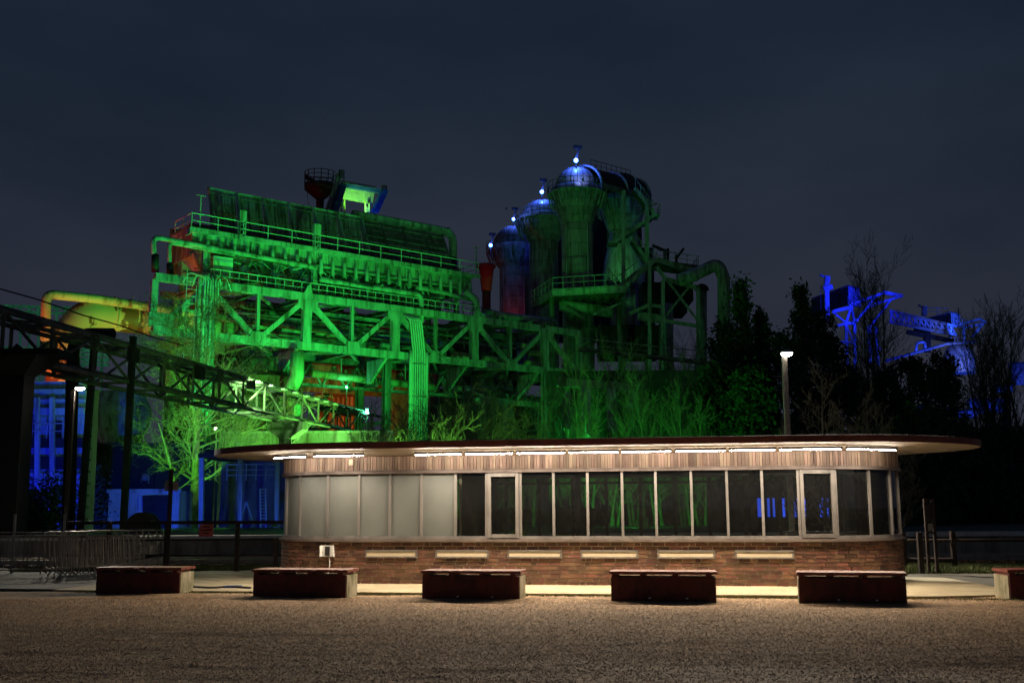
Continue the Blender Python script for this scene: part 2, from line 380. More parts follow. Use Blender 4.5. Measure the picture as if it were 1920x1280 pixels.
# loose pebbles
def pebbles(name, n, sampler, smin, smax, m, label, cat):
    p = sampler(n); s = rng.uniform(smin, smax, n) * rng.uniform(.7, 1.5, n)
    base = np.array([(1, 0, 0), (0, 1, 0), (-1, 0, 0), (0, -1, 0), (0, 0, 1), (0, 0, -.5)], float)
    a = rng.uniform(0, 6.28, n); sx = rng.uniform(.7, 1.4, n); sz = rng.uniform(.2, .45, n)
    b = base[None] * np.stack([s * sx, s, s * sz], 1)[:, None] + rng.normal(0, .12, (n, 6, 3)) * s[:, None, None]
    xr = b[..., 0] * np.cos(a)[:, None] - b[..., 1] * np.sin(a)[:, None]; yr = b[..., 0] * np.sin(a)[:, None] + b[..., 1] * np.cos(a)[:, None]
    v = np.stack([xr, yr, b[..., 2]], -1) + p[:, None]
    F = np.array([(0, 1, 4), (1, 2, 4), (2, 3, 4), (3, 0, 4), (1, 0, 5), (2, 1, 5), (3, 2, 5), (0, 3, 5)])
    f = F[None] + (np.arange(n) * 6)[:, None, None]
    return raw(name, v.reshape(-1, 3), f.reshape(-1, 3), m, label, cat)
def chips(name, n, sampler, smin, smax, m, label, cat):
    """many small stone chips, four faces each, foot bedded in the ground"""
    p = sampler(n); s = rng.uniform(smin, smax, n); a = rng.uniform(0, 6.28, n); k = np.array([0, 1, 2, 3]) * math.pi / 2
    ang = a[:, None] + k[None] + rng.normal(0, .25, (n, 4)); rad = s[:, None] * rng.uniform(.65, 1.3, (n, 4))
    v = np.zeros((n, 5, 3)); v[:, :4, 0] = np.cos(ang) * rad; v[:, :4, 1] = np.sin(ang) * rad; v[:, :4, 2] = -.004
    v[:, 4, :2] = rng.normal(0, .3, (n, 2)) * s[:, None]; v[:, 4, 2] = s * rng.uniform(.3, .75, n)
    v += p[:, None]; F = np.array([(0, 1, 4), (1, 2, 4), (2, 3, 4), (3, 0, 4)]); f = F[None] + (np.arange(n) * 5)[:, None, None]
    return raw(name, v.reshape(-1, 3), f.reshape(-1, 3), m, label, cat)
def raw(name, v, f, m, label=None, cat=None, parent=None, kind='stuff'):
    me = bpy.data.meshes.new(name); k = f.shape[1]
    me.vertices.add(len(v)); me.vertices.foreach_set('co', np.ascontiguousarray(v, dtype=np.float32).ravel())
    me.loops.add(f.size); me.loops.foreach_set('vertex_index', np.ascontiguousarray(f, dtype=np.int32).ravel())
    me.polygons.add(len(f)); me.polygons.foreach_set('loop_start', np.arange(0, f.size, k, dtype=np.int32))
    me.materials.append(MATS[m]); me.update(calc_edges=True); me.validate()
    o = place(bpy.data.objects.new(name, me), parent, Matrix.Identity(4))
    return tag(o, label, cat, kind=kind)
def gsamp(n):
    y = np.sqrt(rng.uniform(6.3 ** 2, 20.6 ** 2, n)); x = rng.uniform(-1, 1, n) * (y * .50 + .6)
    return np.stack([x, y, und(x, y) + .002], 1)
chips('pebbles', 235000, gsamp, .005, .0145, 'pebble', 'loose grey brown pebbles strewn over the gravel forecourt', 'gravel')

# ------------------------------------------------------------------ pavilion frame of reference: u along the front, v to the back
PA = math.radians(-9.6)
PO = ground(1000, 1097.5)
PU = V((math.cos(PA), math.sin(PA), 0)); PV = V((-math.sin(PA), math.cos(PA), 0))
def PW(u, v, z): return PO + PU * u + PV * v + V((0, 0, z))
PR = 2.4
class Outline:
    def __init__(s, aL, aR, ru_l, ru_r, rv, vc):
        pts = []
        for i in range(121): 
            t = math.pi / 2 + math.pi * i / 120; pts.append((aL + ru_l * math.cos(t), vc + rv * math.sin(t)))
        for i in range(1, 160): pts.append((aL + (aR - aL) * i / 160, vc - rv))
        for i in range(121):
            t = -math.pi / 2 + math.pi * i / 120; pts.append((aR + ru_r * math.cos(t), vc + rv * math.sin(t)))
        for i in range(1, 160): pts.append((aR + (aL - aR) * i / 160, vc + rv))
        pts.append(pts[0]); s.p = np.array(pts); d = np.linalg.norm(np.diff(s.p, axis=0), axis=1); s.s = np.concatenate([[0], np.cumsum(d)]); s.L = s.s[-1]
        s.front = s.s[120 + 160 + 120]
    def pos(s, t):
        t = t % s.L; u = np.interp(t, s.s, s.p[:, 0]); v = np.interp(t, s.s, s.p[:, 1])
        e = .02; u2 = np.interp((t + e) % s.L, s.s, s.p[:, 0]); v2 = np.interp((t + e) % s.L, s.s, s.p[:, 1]); 
        du, dv = u2 - u, v2 - v; l = math.hypot(du, dv) or 1
        return u, v, dv / l, -du / l
    def at(s, t, off, z):
        u, v, nu, nv = s.pos(t); return PW(u + nu * off, v + nv * off, z)
def solve(f, a, b):
    fa = f(a)
    for _ in range(40):
        m = (a + b) / 2; fm = f(m)
        if (fm > 0) == (fa > 0): a = m
        else: b = m
    return (a + b) / 2
def edge(aL, aR, rl, rr, rv, z, side):
    o = Outline(aL, aR, rl, rr, rv, PR); q = [pxof(PW(a, b, z)) for a, b in o.p[::4]]
    return min(q) if side < 0 else max(q)
aL = solve(lambda a: edge(a, 5, PR, PR, PR, 1.6, -1) - 531, -9, -1)
aR = solve(lambda a: edge(aL, a, PR, PR, PR, 1.6, 1) - 1688, 1, 9)
OL = Outline(aL, aR, PR, PR, PR, PR)
OVER = .95
rl = solve(lambda r: edge(aL, aR, r, 4, PR + OVER, 2.95, -1) - 402, PR, PR + 6)
rr = solve(lambda r: edge(aL, aR, rl, r, PR + OVER, 2.95, 1) - 1840, PR, PR + 6)
ts = np.linspace(PR * math.pi * .42, OL.front - PR * math.pi * .42, 1400)
pxs = np.array([pxof(OL.at(t, 0, 1.7)) for t in ts])
i0 = int(np.argmin(pxs)); ts = ts[i0:]; pxs = pxs[i0:]
keep = np.concatenate([[True], np.maximum.accumulate(pxs)[:-1] < pxs[1:]])
def tpx(px): return float(np.interp(px, pxs[keep], ts[keep]))
def strip(parent, name, t0, t1, o0, o1, z0, z1, m, step=.35, ol=OL):
    n = max(1, int(math.ceil((t1 - t0) / step))); vs = []; fs = []
    for i in range(n + 1):
        t = t0 + (t1 - t0) * i / n
        vs += [ol.at(t, o0, z0), ol.at(t, o1, z0), ol.at(t, o1, z1), ol.at(t, o0, z1)]
    for i in range(n):
        a = 4 * i; b = a + 4
        for j in range(4): fs.append((a + j, b + j, b + (j + 1) % 4, a + (j + 1) % 4))
    fs += [(0, 1, 2, 3), (4 * n + 3, 4 * n + 2, 4 * n + 1, 4 * n)]
    return mesh(name, vs, fs, m, parent)

# ------------------------------------------------------------------ paving, lawn strips, tracks, platform
def gp(*pts): return [(lambda q: (q.x, q.y))(ground(*p)) for p in pts]
q = [PW(-9.6, -2.45, 0), PW(7.6, -2.3, 0), PW(9.4, -1.6, 0), PW(9.3, 1.2, 0), PW(9.0, 3.2, 0), PW(-9.6, 6.5, 0)]
sheet('paved_apron', [(p.x, p.y) for p in q], .022, 'apron', thick=.08)
q = [PW(-26, -1.4, 0), PW(-9.61, -2.2, 0), PW(-9.61, 5.6, 0), PW(-26, 4.8, 0)]
sheet('side_path', [(p.x, p.y) for p in q], .016, 'asphalt', thick=.08)
def grass(name, poly, n, label, h=(.05, .16)):
    px0 = np.array([p[0] for p in poly]); py0 = np.array([p[1] for p in poly])
    x = rng.uniform(px0.min(), px0.max(), n); y = rng.uniform(py0.min(), py0.max(), n)
    hh = rng.uniform(*h, n); a = rng.uniform(0, 6.28, n); l = rng.normal(0, .5, (n, 2)) * hh[:, None]
    b = np.stack([x, y, np.full(n, -.05)], 1); s = np.stack([np.cos(a), np.sin(a), np.zeros(n)], 1) * .012
    v = np.stack([b - s, b + s, b + np.concatenate([l, (hh + .05)[:, None]], 1)], 1).reshape(-1, 3)
    raw(name, v, np.arange(3 * n).reshape(-1, 3), 'grass', label, 'grass')
grass('grass_tufts', [(-13.5, 29.2), (-5.2, 31)], 26000, 'short grass between the left railing and the railway track')
grass('grass_tufts', [(9.2, 27.6), (19, 30.0)], 30000, 'short bright grass strip beside the track right of the pavilion')
_n = 7000; _u = rng.uniform(-9, 9, _n); _v = -2.46 - np.abs(rng.normal(0, .16, _n)); _p = np.array([tuple(PW(0, 0, 0))]) + _u[:, None] * np.array(PU)[None] + _v[:, None] * np.array(PV)[None]
_h = rng.uniform(.012, .045, _n); _a = rng.uniform(0, 6.28, _n); _s = np.stack([np.cos(_a), np.sin(_a), 0 * _a], 1) * .006; _l = rng.normal(0, .5, (_n, 2)) * _h[:, None]; _p[:, 2] = -.005
_vv = np.stack([_p - _s, _p + _s, _p + np.concatenate([_l, _h[:, None]], 1)], 1).reshape(-1, 3)
raw('moss_fringe', _vv, np.arange(3 * _n).reshape(-1, 3), 'grass', 'thin fringe of moss and grass along the front edge of the apron', 'grass')
bed = sheet('track_bed', [(-60, 31.2), (60, 30.2), (60, 35.2), (-60, 35.2)], -.02, 'ballast')
def bsamp(n):
    x = rng.uniform(-16, 20, n); y = rng.uniform(30.4, 35, n); return np.stack([x, y, np.full(n, -.01)], 1)
pebbles('ballast_stones', 9000, bsamp, .03, .06, 'ballast_stone', 'coarse broken stone heaped along the railway track', 'ballast')
tr = thing('railway_track', 'shiny rusty steel rails on sleepers in front of the station platform', 'railway track', (0, 32.8, 0))
for y in (31.9, 33.4): bar(tr, 'rail', (-60, y, .14), (60, y, .14), .07, .14, 'galvanised')
for i in range(52): box(tr, 'sleeper', (-16 + i * .68, 32.65, .03), .24, 2.5, .1, 'rust')
pf = thing('station_platform', 'long low concrete platform with a pale top edge behind the track', 'platform', (0, 36, 0))
for i in range(40): box(pf, 'wall_panel', (-58.5 + i * 3, 36.2 + .01 * (i % 2), .30), 2.985, .4, .72, 'concrete')
for i in range(40): box(pf, 'edge_slab', (-58.5 + i * 3, 36.25, .73), 2.985, .7, .14, 'pale_edge')
box(pf, 'deck', (0, 47, .66), 120, 20.7, .12, 'asphalt')

# ------------------------------------------------------------------ pavilion
pav = thing('pavilion', 'low streamlined brick and glass pavilion with rounded ends and flat overhanging roof', 'pavilion', PW((aL + aR) / 2, PR, 0))
ZS, ZT, ZF, ZR = .955, 2.40, 2.47, 2.775       # sill, window head, timber foot, timber top
strip(pav, 'brick_core', 0, OL.L, -.26, .004, -.05, ZS - .035, 'mortar', .5)
core = pav.children[-1] if pav.children else pav
core = [o for o in C.objects if o.parent == pav][-1]
# bricks: the 300 that show largest are single parts, the rest of the wall is one joined part
BL, BH, J = .240, .069, .013
cand = []
courses = 11
for c in range(courses):
    z = .012 + c * (BH + J); t = .15 + (c % 2) * .125 + .03 * math.sin(c * 2.1); k = c * 5
    while t < OL.front - .15:
        k += 1
        ln = .115 if (k * 7 + c * 3) % 5 == 0 else BL
        cand.append((t, min(t + ln, OL.front - .1), z)); t += ln + J
st0, st1 = tpx(655), tpx(1668)
cand.sort(key=lambda b: -( (b[1] - b[0]) * (1 if st0 < b[0] < st1 else .3) * (1 + .0 * b[2]) * (1.0 + .15 * (pxof(OL.at(b[0], 0, .5)) - 600) / 1000)))
random.seed(3)
VENTS = [(687, 783), (818, 916), (952, 1052), (1088, 1194), (1231, 1337), (1375, 1484)]
vt = [(tpx(a) - .0, tpx(b) + .0) for a, b in VENTS]
ZV0, ZV1 = .578, .748
def in_vent(b): return any(b[1] > a and b[0] < c for a, c in vt) and b[2] + BH > ZV0 and b[2] < ZV1
clipped = []
for b in cand:                                  # bricks that meet a vent box are cut back to its sides
    if not in_vent(b): clipped.append(b); continue
    if not (b[2] >= ZV0 - .005 and b[2] + BH <= ZV1 + .005): continue
    lo, hi = b[0], b[1]
    for a_, c_ in vt:
        if hi > a_ and lo < c_:
            if lo < a_ - .03: clipped.append((lo, a_ - J, b[2]))
            if hi > c_ + .03: clipped.append((c_ + J, hi, b[2]))
cand = clipped
BRK = {}
def brickgeo(ln, key):
    h = BH / 2; d = .06
    me = bpy.data.meshes.new('brick_%d' % key)
    vs = [(-ln / 2, 0, -h), (ln / 2, 0, -h), (ln / 2, 0, h), (-ln / 2, 0, h), (-ln / 2 + .004, -d, -h + .004), (ln / 2 - .004, -d, -h + .004), (ln / 2 - .004, -d, h - .004), (-ln / 2 + .004, -d, h - .004)]
    me.from_pydata(vs, [], [(4, 5, 6, 7), (0, 1, 5, 4), (1, 2, 6, 5), (2, 3, 7, 6), (3, 0, 4, 7)]); me.materials.append(MATS['brick']); me.update(); return me
SM = {BL: brickgeo(BL, 0), .115: brickgeo(.115, 1)}
done = 0; rest_v = []; rest_f = []
for t0, t1, z in cand:
    tm = (t0 + t1) / 2; u, v, nu, nv = OL.pos(tm); ln = round(t1 - t0, 3)
    out_ = random.uniform(-.002, .004)
    ctr = PW(u + nu * (-.045 + out_), v + nv * (-.045 + out_), z + BH / 2)
    nrm = PU * nu + PV * nv; x = V((-nrm.y, nrm.x, 0))
    mw = Matrix.Identity(4)
    for i in range(3): mw[i][0] = x[i]; mw[i][1] = -nrm[i]; mw[i][2] = (0, 0, 1)[i]; mw[i][3] = ctr[i]
    if done < 300 and ln in SM and st0 - .2 < tm < st1 + .3:
        place(bpy.data.objects.new('brick', SM[ln]), core, mw); done += 1
    else:
        h = BH / 2; d = .06; b0 = len(rest_v); l2 = ln / 2
        for p in [(-l2, 0, -h), (l2, 0, -h), (l2, 0, h), (-l2, 0, h), (-l2 + .004, -d, -h + .004), (l2 - .004, -d, -h + .004), (l2 - .004, -d, h - .004), (-l2 + .004, -d, h - .004)]:
            rest_v.append(tuple(mw @ V(p)))
        rest_f += [tuple(b0 + j for j in f) for f in [(4, 5, 6, 7), (0, 1, 5, 4), (1, 2, 6, 5), (2, 3, 7, 6), (3, 0, 4, 7)]]
o = mesh('brickwork', rest_v, rest_f, 'brick_joined', core); o['kind'] = 'stuff'
strip(pav, 'window_sill', 0, OL.front, -.2, .075, ZS - .03, ZS + .02, 'trim_brown', .3)
strip(pav, 'bottom_rail', 0, OL.front, -.10, .01, ZS + .022, ZS + .085, 'aluminium', .3)
strip(pav, 'head_trim', 0, OL.L, -.14, .055, ZT, ZF, 'trim_brown', .3)
strip(pav, 'fascia_core', 0, OL.L, -.2, -.02, ZF + .002, ZR + .03, 'rust', .4)
# timber slats of the fascia
t = 1.2; random.seed(5); ns = 0
SL = {}
while t < OL.front - 1.2 and ns < 298:
    wd = random.choice([.055, .062, .072, .085]); 
    u, v, nu, nv = OL.pos(t + wd / 2); o_ = random.uniform(0, .014)
    p = PW(u + nu * (-.012 + o_), v + nv * (-.012 + o_), 0); nrm = PU * nu + PV * nv
    bar(pav, 'slat', p + V((0, 0, ZF + .003)), p + V((0, 0, ZR)), wd - .010, .03, 'timber', side=nrm)
    t += wd; ns += 1
# panes and mullions
MUL = [562, 614, 673, 731, 790, 854, 912, 976, 1038, 1102, 1167, 1230, 1297, 1364, 1430, 1498, 1568, 1632, 1672]
tm = [tpx(x) for x in MUL]; tm = [OL.front * 0 + 1.6, tm[0] - .75] + tm + [tm[-1] + .7, OL.front - 1.6]
ZP0, ZP1 = ZS + .085, ZT
for i, (a, b) in enumerate(zip(tm[:-1], tm[1:])):
    mid = (a + b) / 2; left = mid < tpx(854)
    if i in (9, 18) or False: pass
    sash = abs(pxof(OL.at(mid, 0, 1.7)) - 944) < 16 or abs(pxof(OL.at(mid, 0, 1.7)) - 1533) < 18
    if sash:
        z0, z1 = ZP0 - .035, ZP1 - .015
        fr = strip(pav, 'sash_frame', a + .035, a + .105, -.07, .05, z0, z1, 'aluminium')
        strip(fr, 'stile', b - .105, b - .035, -.07, .05, z0, z1, 'aluminium')
        strip(fr, 'rail', a + .107, b - .107, -.07, .048, z0, z0 + .075, 'aluminium')
        strip(fr, 'rail', a + .107, b - .107, -.07, .048, z1 - .075, z1, 'aluminium')
        strip(fr, 'pane', a + .108, b - .108, -.01, -.004, z0 + .077, z1 - .077, 'glass')
    else:
        strip(pav, 'pane', a + .028, b - .028, -.045 if not left else -.04, -.037 if not left else -.03, ZP0, ZP1, 'frosted' if left else 'glass', .12)
for t in tm:
    strip(pav, 'mullion', t - .027, t + .027, -.09, .012, ZP0, ZP1, 'aluminium')
# back of the pavilion: glazing again, seen through the front panes
nb = 11; tb = [OL.front + (OL.L - OL.front) * i / nb for i in range(nb + 1)]
for a, b in zip(tb[:-1], tb[1:]):
    strip(pav, 'pane', a + .03, b - .03, -.045, -.037, ZS - .3, ZT, 'glass')
    strip(pav, 'mullion', a - .04, a + .04, -.09, .012, ZS - .3, ZT, 'steel_black')
strip(pav, 'back_rail', OL.front, OL.L, -.1, .01, ZT - .16, ZT - .1, 'steel_black')
# interior floor, ceiling, partition, column
def poly_of(ol, off, z, step=6): return [ol.at(t, off, z) for t in ol.s[:-1:step]]
prism(pav, 'floor', poly_of(OL, -.27, .05), (0, 0, .05), 'interior_wall')
prism(pav, 'ceiling', poly_of(OL, -.21, ZT + .02), (0, 0, .04), 'interior_wall')
ti = tpx(858)
u0 = OL.pos(ti)[0]
prism(pav, 'partition', [PW(u0, .15, .1), PW(u0 + .06, .15, .1), PW(u0 + .06, PR * 2 - .3, .1), PW(u0, PR * 2 - .3, .1)], (0, 0, ZT - .1), 'cream')
for x in (1072, 1418): 
    u, v, _, _ = OL.pos(tpx(x)); rod(pav, 'column', PW(u, 1.2, .1), PW(u, 1.2, ZT), .07, 'steel_black')
# roof slab: underside rises to a thin rim
RO = Outline(aL, aR, rl, rr, PR + OVER, PR)
n = len(RO.s[:-1:3]); rt = RO.s[:-1:3]
ZB, ZE = 2.90, 3.02
inner = [OL.at(t / RO.L * OL.L, -.1, ZR + .012) for t in rt]
# match the inner ring to the nearest outline parameter
def ringm(k, off, z):
    a, b = RO.p[:-1:3][k]; d = np.hypot(OL.p[:-1, 0] - a, OL.p[:-1, 1] - b); j = int(np.argmin(d)); return OL.at(OL.s[j], off, z)
inner = [ringm(k, -.1, ZR + .012) for k in range(n)]
low = [RO.at(t, -.03, ZB) for t in rt]; rim0 = [RO.at(t, 0, ZB + .004) for t in rt]; rim1 = [RO.at(t, 0, ZE) for t in rt]
top = [RO.at(t, -.10, ZE + .035) for t in rt]; ctr = [RO.at(t, -1.6, ZE + .13) for t in rt]
def ring(name, rings, m, cap=False):
    vs = [p for r in rings for p in r]; fs = []
    for i in range(len(rings) - 1):
        for j in range(n): fs.append((i * n + j, (i + 1) * n + j, (i + 1) * n + (j + 1) % n, i * n + (j + 1) % n))
    if cap: fs.append(tuple((len(rings) - 1) * n + j for j in range(n)))
    return mesh(name, vs, fs, m, pav, False)
ring('soffit', [inner, low], 'soffit')
ring('roof_rim', [low, rim0, rim1, [p + V((0, 0, .02)) for p in rim1]], 'rim_brown')
ring('roof_deck', [[p + V((0, 0, .021)) for p in rim1], top, ctr], 'roof_felt', True)
# tube lamps under the eaves
TUBES = [(556, 605), (615, 697), (790, 877), (883, 972), (977, 1068), (1073, 1166), (1170, 1263), (1270, 1363), (1368, 1455), (1460, 1560), (1566, 1640)]
LEDW = 88
for a, b in TUBES:
    t0, t1 = tpx(a) + .02, tpx(b) - .02; k = 6; zz = 2.772
    hs = strip(pav, 'tube_lamp', t0 - .02, t1 + .02, .595, .645, zz + .022, zz + .06, 'brown_paint')
    tube(hs, 'light_tube', [OL.at(t0 + (t1 - t0) * i / k, .62, zz) for i in range(k + 1)], .007, 'led_white', 8)
    pa, pb_, pm_ = OL.at(t0, .62, zz - .03), OL.at(t1, .62, zz - .03), OL.at((t0 + t1) / 2, .62, zz - .03)
    la = bpy.data.lights.new('lamp_light', 'AREA'); la.color = (1.0, .80, .58); la.energy = LEDW * (pb_ - pa).length * (.45 if a < 600 else 1); la.shape = 'RECTANGLE'; la.size = (pb_ - pa).length; la.size_y = .014
    xx = (pb_ - pa).normalized(); oo = V((xx.y, -xx.x, 0)); dz = (oo * .45 + V((0, 0, -1))).normalized(); yy = (-dz).cross(xx)
    mw = Matrix.Identity(4)
    for i in range(3): mw[i][0] = xx[i]; mw[i][1] = yy[i]; mw[i][2] = -dz[i]; mw[i][3] = pm_[i]
    place(bpy.data.objects.new('lamp_light', la), hs, mw)
# cream ventilation boxes in the brick plinth
for (a, b), (px0, px1) in zip(vt, VENTS):
    fr = strip(pav, 'vent_box', a, b, -.02, .045, ZV0, ZV0 + .028, 'aluminium')
    strip(fr, 'top_cover', a, b, -.02, .05, ZV1 - .03, ZV1, 'aluminium')
    strip(fr, 'frame_side', a, a + .03, -.02, .045, ZV0 + .03, ZV1 - .032, 'aluminium'); strip(fr, 'frame_side', b - .03, b, -.02, .045, ZV0 + .03, ZV1 - .032, 'aluminium')
    strip(fr, 'inset_panel', a + .032, b - .032, -.02, .038, ZV0 + .03, ZV1 - .032, 'cream')
    for k in (.27, .73): strip(fr, 'catch', a + (b - a) * k - .03, a + (b - a) * k + .03, .046, .06, ZV0 + .002, ZV0 + .016, 'galvanised')
# meter box with open door, cable, sensor
t0 = tpx(619); zz = .60
mb = strip(pav, 'socket_box', t0 - .10, t0 + .15, 0, .09, zz, zz + .24, 'white_paint')
strip(mb, 'dark_socket', t0 - .05, t0 + .07, .0905, .1, zz + .02, zz + .22, 'black_ink')
strip(mb, 'door_flap', t0 - .115, t0 - .102, .02, .2, zz, zz + .24, 'white_paint')
tube(mb, 'cable', [OL.at(t0 + .04 + .02 * math.sin(i), .06 + .02 * i / 5, zz - .002 - i * .1) for i in range(6)], .012, 'white_paint', 6)
ts_ = tpx(658); strip(pav, 'sensor', ts_ - .05, ts_ + .05, .01, .07, ZF + .12, ZF + .25, 'cream')
# furniture inside
def inside_table(px, v, label):
    u = OL.pos(tpx(px))[0]; t = thing('table', label, 'table', PW(u, v, .1), 'tables inside the pavilion')
    prism(t, 'tabletop', [PW(u - .55, v - .35, .98), PW(u + .55, v - .35, .98), PW(u + .55, v + .35, .98), PW(u - .55, v + .35, .98)], (0, 0, .04), 'steel_black')
    for a in (-.5, .5):
        for b in (-.3, .3): bar(t, 'leg', PW(u + a, v + b, .1), PW(u + a, v + b, .98), .05, .05, 'steel_black')
for px, wh in ((1330, 'two panes before the blue glowing panes'), (1400, 'one pane before the blue glowing panes'), (1462, 'right below the blue glowing panes'), (1600, 'beyond the second sash window')): inside_table(px, 1.3, 'dark table inside the pavilion, ' + wh)
def backrest(px, v, m, label):
    u = OL.pos(tpx(px))[0]; t = thing('covered_chair', label, 'chair', PW(u, v, .1), 'covered chairs inside the pavilion')
    prism(t, 'cover', [PW(u - .27, v, .55), PW(u + .22, v, .55), PW(u + .16, v + .05, 1.2), PW(u + .28, v + .08, 1.62), PW(u - .2, v + .08, 1.66), PW(u - .16, v + .05, 1.1)], PV * .05, m)
    for a in (-.2, .2): bar(t, 'leg', PW(u + a, v + .1, .1), PW(u + a, v + .1, .55), .03, .03, 'steel_black')
    prism(t, 'seat', [PW(u - .22, v + .06, .52), PW(u + .22, v + .06, .52), PW(u + .22, v + .5, .52), PW(u - .22, v + .5, .52)], (0, 0, .04), m)
for px, v, wh in ((890, 2.6, 'next to the cream partition'), (944, 2.0, 'behind the first sash window'), (1028, 2.2, 'past the first sash window'), (1070, 3.2, 'beside the inner column')): backrest(px, v, 'cloth_green', 'chair with a yellow green cloth cover inside the pavilion, ' + wh)

# ------------------------------------------------------------------ benches
BEN = [(-8.30, 21.66, -6.54, 21.43, 'beside the stacked crowd barriers'), (-4.94, 20.66, -3.10, 20.32, 'in front of the white socket box'),
       (-1.68, 19.98, .12, 19.65, 'below the second and third vent boxes'), (1.73, 19.42, 3.56, 19.12, 'below the fourth and fifth vent boxes'),
       (4.93, 18.90, 6.67, 18.50, 'before the pavilion right end'), (8.76, 19.30, 10.55, 19.25, 'standing alone on the path edge past the pavilion')]
for i, (x0, y0, x1, y1, wh) in enumerate(BEN):
    a, b = V((x0, y0, 0)), V((x1, y1, 0)); d = (b - a).normalized(); bk = V((-d.y, d.x, 0)); L_ = (b - a).length
    t = thing('bench', 'dark red block bench with concrete ends ' + wh, 'bench', (a + b) / 2 + bk * .33, 'red benches in front of the pavilion')
    zt = .44; z0 = -.05
    def quad(p, l, dp, z, h): return [p, p + d * l, p + d * l + bk * dp, p + bk * dp], z, h
    def slab(nm, p, l, dp, z, h, m): return prism(t, nm, [q + V((0, 0, z)) for q in quad(p, l, dp, 0, 0)[0]], (0, 0, h), m)
    slab('concrete_block', a + d * .006 + bk * .03, L_ - .012, .60, z0, zt - .035 - z0, 'mossy_concrete')
    fp = slab('front_panel', a + d * .02, L_ - .04, .028, .0, zt - .03, 'red_paint')
    for k in (.36, .71): 
        pp = a + d * (L_ * k) - bk * .004; prism(fp, 'foot_slot', [pp + V((0, 0, .035)), pp + d * .045 + V((0, 0, .035)), pp + d * .045 + V((0, 0, .06)), pp + V((0, 0, .06))], bk * .003, 'paper' if i > 1 else 'rust')
    for j in range(5):
        pl = slab('seat_plank', a - d * .015 + bk * (-.02 + j * .135), L_ + .03, .126, zt + .022, .045, 'red_plank')
    for k in (.04, .31, .62, .93): slab('seat_bracket', a + d * (L_ * k - .05), .10, .62, zt - .034, .055, 'red_paint')

# small litter, straw and cable
def ground_bits():
    for i, (px, py, l) in enumerate([(915 + 0, 1234, 0), ]): pass
for px, py, an in ((243, 1224, .9), (316, 1233, .7)):
    g = ground(px, py); g.z = und(g.x, g.y) + .012
    d = V((math.cos(an), math.sin(an), 0)) * .07
    tag(tube(None, 'straw', [g - d, g + V((0, 0, .006)), g + d], .006, 'straw', 5), 'pale dry straw lying on the gravel', 'straw', 'straws on the gravel')
cb = ground(420, 1104)
tag(tube(None, 'cable', path([ground(362, 1103) + V((0, 0, .045)), ground(395, 1105) + V((0, 0, .04)), ground(430, 1103) + V((0, 0, .05)), ground(470, 1105) + V((0, 0, .04))], .2), .022, 'black_ink', 6), 'black cable lying between the two left benches', 'cable')
g = ground(437, 1103); box(None, 'folded_tarpaulin', g + V((0, 0, .04)), .34, .2, .05, 'blue_plastic', .1); tag(C.objects['folded_tarpaulin'], 'small folded blue tarpaulin on the path beside the black cable', 'tarpaulin')

# ------------------------------------------------------------------ railings, posts and signs
lr = thing('railing', 'dark brown post and rail fence with a red notice left of the pavilion', 'railing', at(330, 1060, 30))
def gy_(px, Y, z=0): 
    p = at(px, 960, Y); return V((p.x, Y, z))
for px, Y in ((207, 29.6), (315, 29.4), (447, 29.0)): bar(lr, 'post', gy_(px, Y), gy_(px, Y, 1.33), .11, .11, 'brown_paint')
bar(lr, 'top_rail', gy_(130, 30, 1.30), gy_(532, 28.8, 1.30), .07, .09, 'brown_paint'); bar(lr, 'middle_rail', gy_(168, 29.9, .82), gy_(532, 28.8, .86), .05, .05, 'brown_paint')
bar(lr, 'low_rail', gy_(130, 29.9, .42), gy_(532, 28.8, .44), .04, .05, 'brown_paint')
bar(lr, 'brace', gy_(214, 29.6, .2), gy_(310, 29.4, .45), .04, .05, 'brown_paint')
p = gy_(389, 29.15, 1.08)
sg = prism(lr, 'notice', [p + V((-.19, -.07, -.15)), p + V((.19, -.07, -.15)), p + V((.19, -.07, .17)), p + V((-.19, -.07, .17))], (0, .02, 0), 'sign_red')
def text(parent, name, s, loc, size, m, rot=(math.pi / 2, 0, 0)):
    cu = bpy.data.curves.new(name, 'FONT'); cu.body = s; cu.size = size; cu.align_x = 'CENTER'; cu.extrude = .001; cu.space_line = .85
    o = bpy.data.objects.new(name, cu); dg = None
    C.objects.link(o); dep = bpy.context.evaluated_depsgraph_get(); me = bpy.data.meshes.new_from_object(o.evaluated_get(dep))
    bpy.data.objects.remove(o); me.materials.clear(); me.materials.append(MATS[m])
    from mathutils import Euler
    return place(bpy.data.objects.new(name, me), parent, Matrix.Translation(V(loc)) @ Euler(rot).to_matrix().to_4x4())
for k, (wd_, zz) in enumerate(((.20, .09), (.28, -.0), (.16, -.08))):   # illegible lines of print
    prism(sg, 'print_line', [p + V((-wd_ / 2, -.073, zz)), p + V((wd_ / 2, -.073, zz)), p + V((wd_ / 2, -.073, zz + .035)), p + V((-wd_ / 2, -.073, zz + .035))], (0, .002, 0), 'black_ink')
sp = thing('sign_post', 'slim post with a pair of rounded grey sign plates seen from behind', 'sign post', gy_(318, 28.6))
bar(sp, 'post', gy_(318, 28.6), gy_(318, 28.6, 2.72), .09, .09, 'brown_paint')
for k in (-1, 1):
    c = gy_(318, 28.6, 2.28) + V((k * .11, .05, 0))
    prism(sp, 'sign_plate', [c + V((x * .075, 0, z)) for x, z in ((-1, -.14), (1, -.14), (1, .02), (.75, .10), (.35, .14), (-.35, .14), (-.75, .10), (-1, .02))], (0, .02, 0), 'sign_back')
tag(bar(None, 'bollard', gy_(519, 27.6), gy_(519, 27.6, .92), .10, .10, 'brown_paint'), 'short dark steel bollard at the left end of the pavilion', 'bollard')
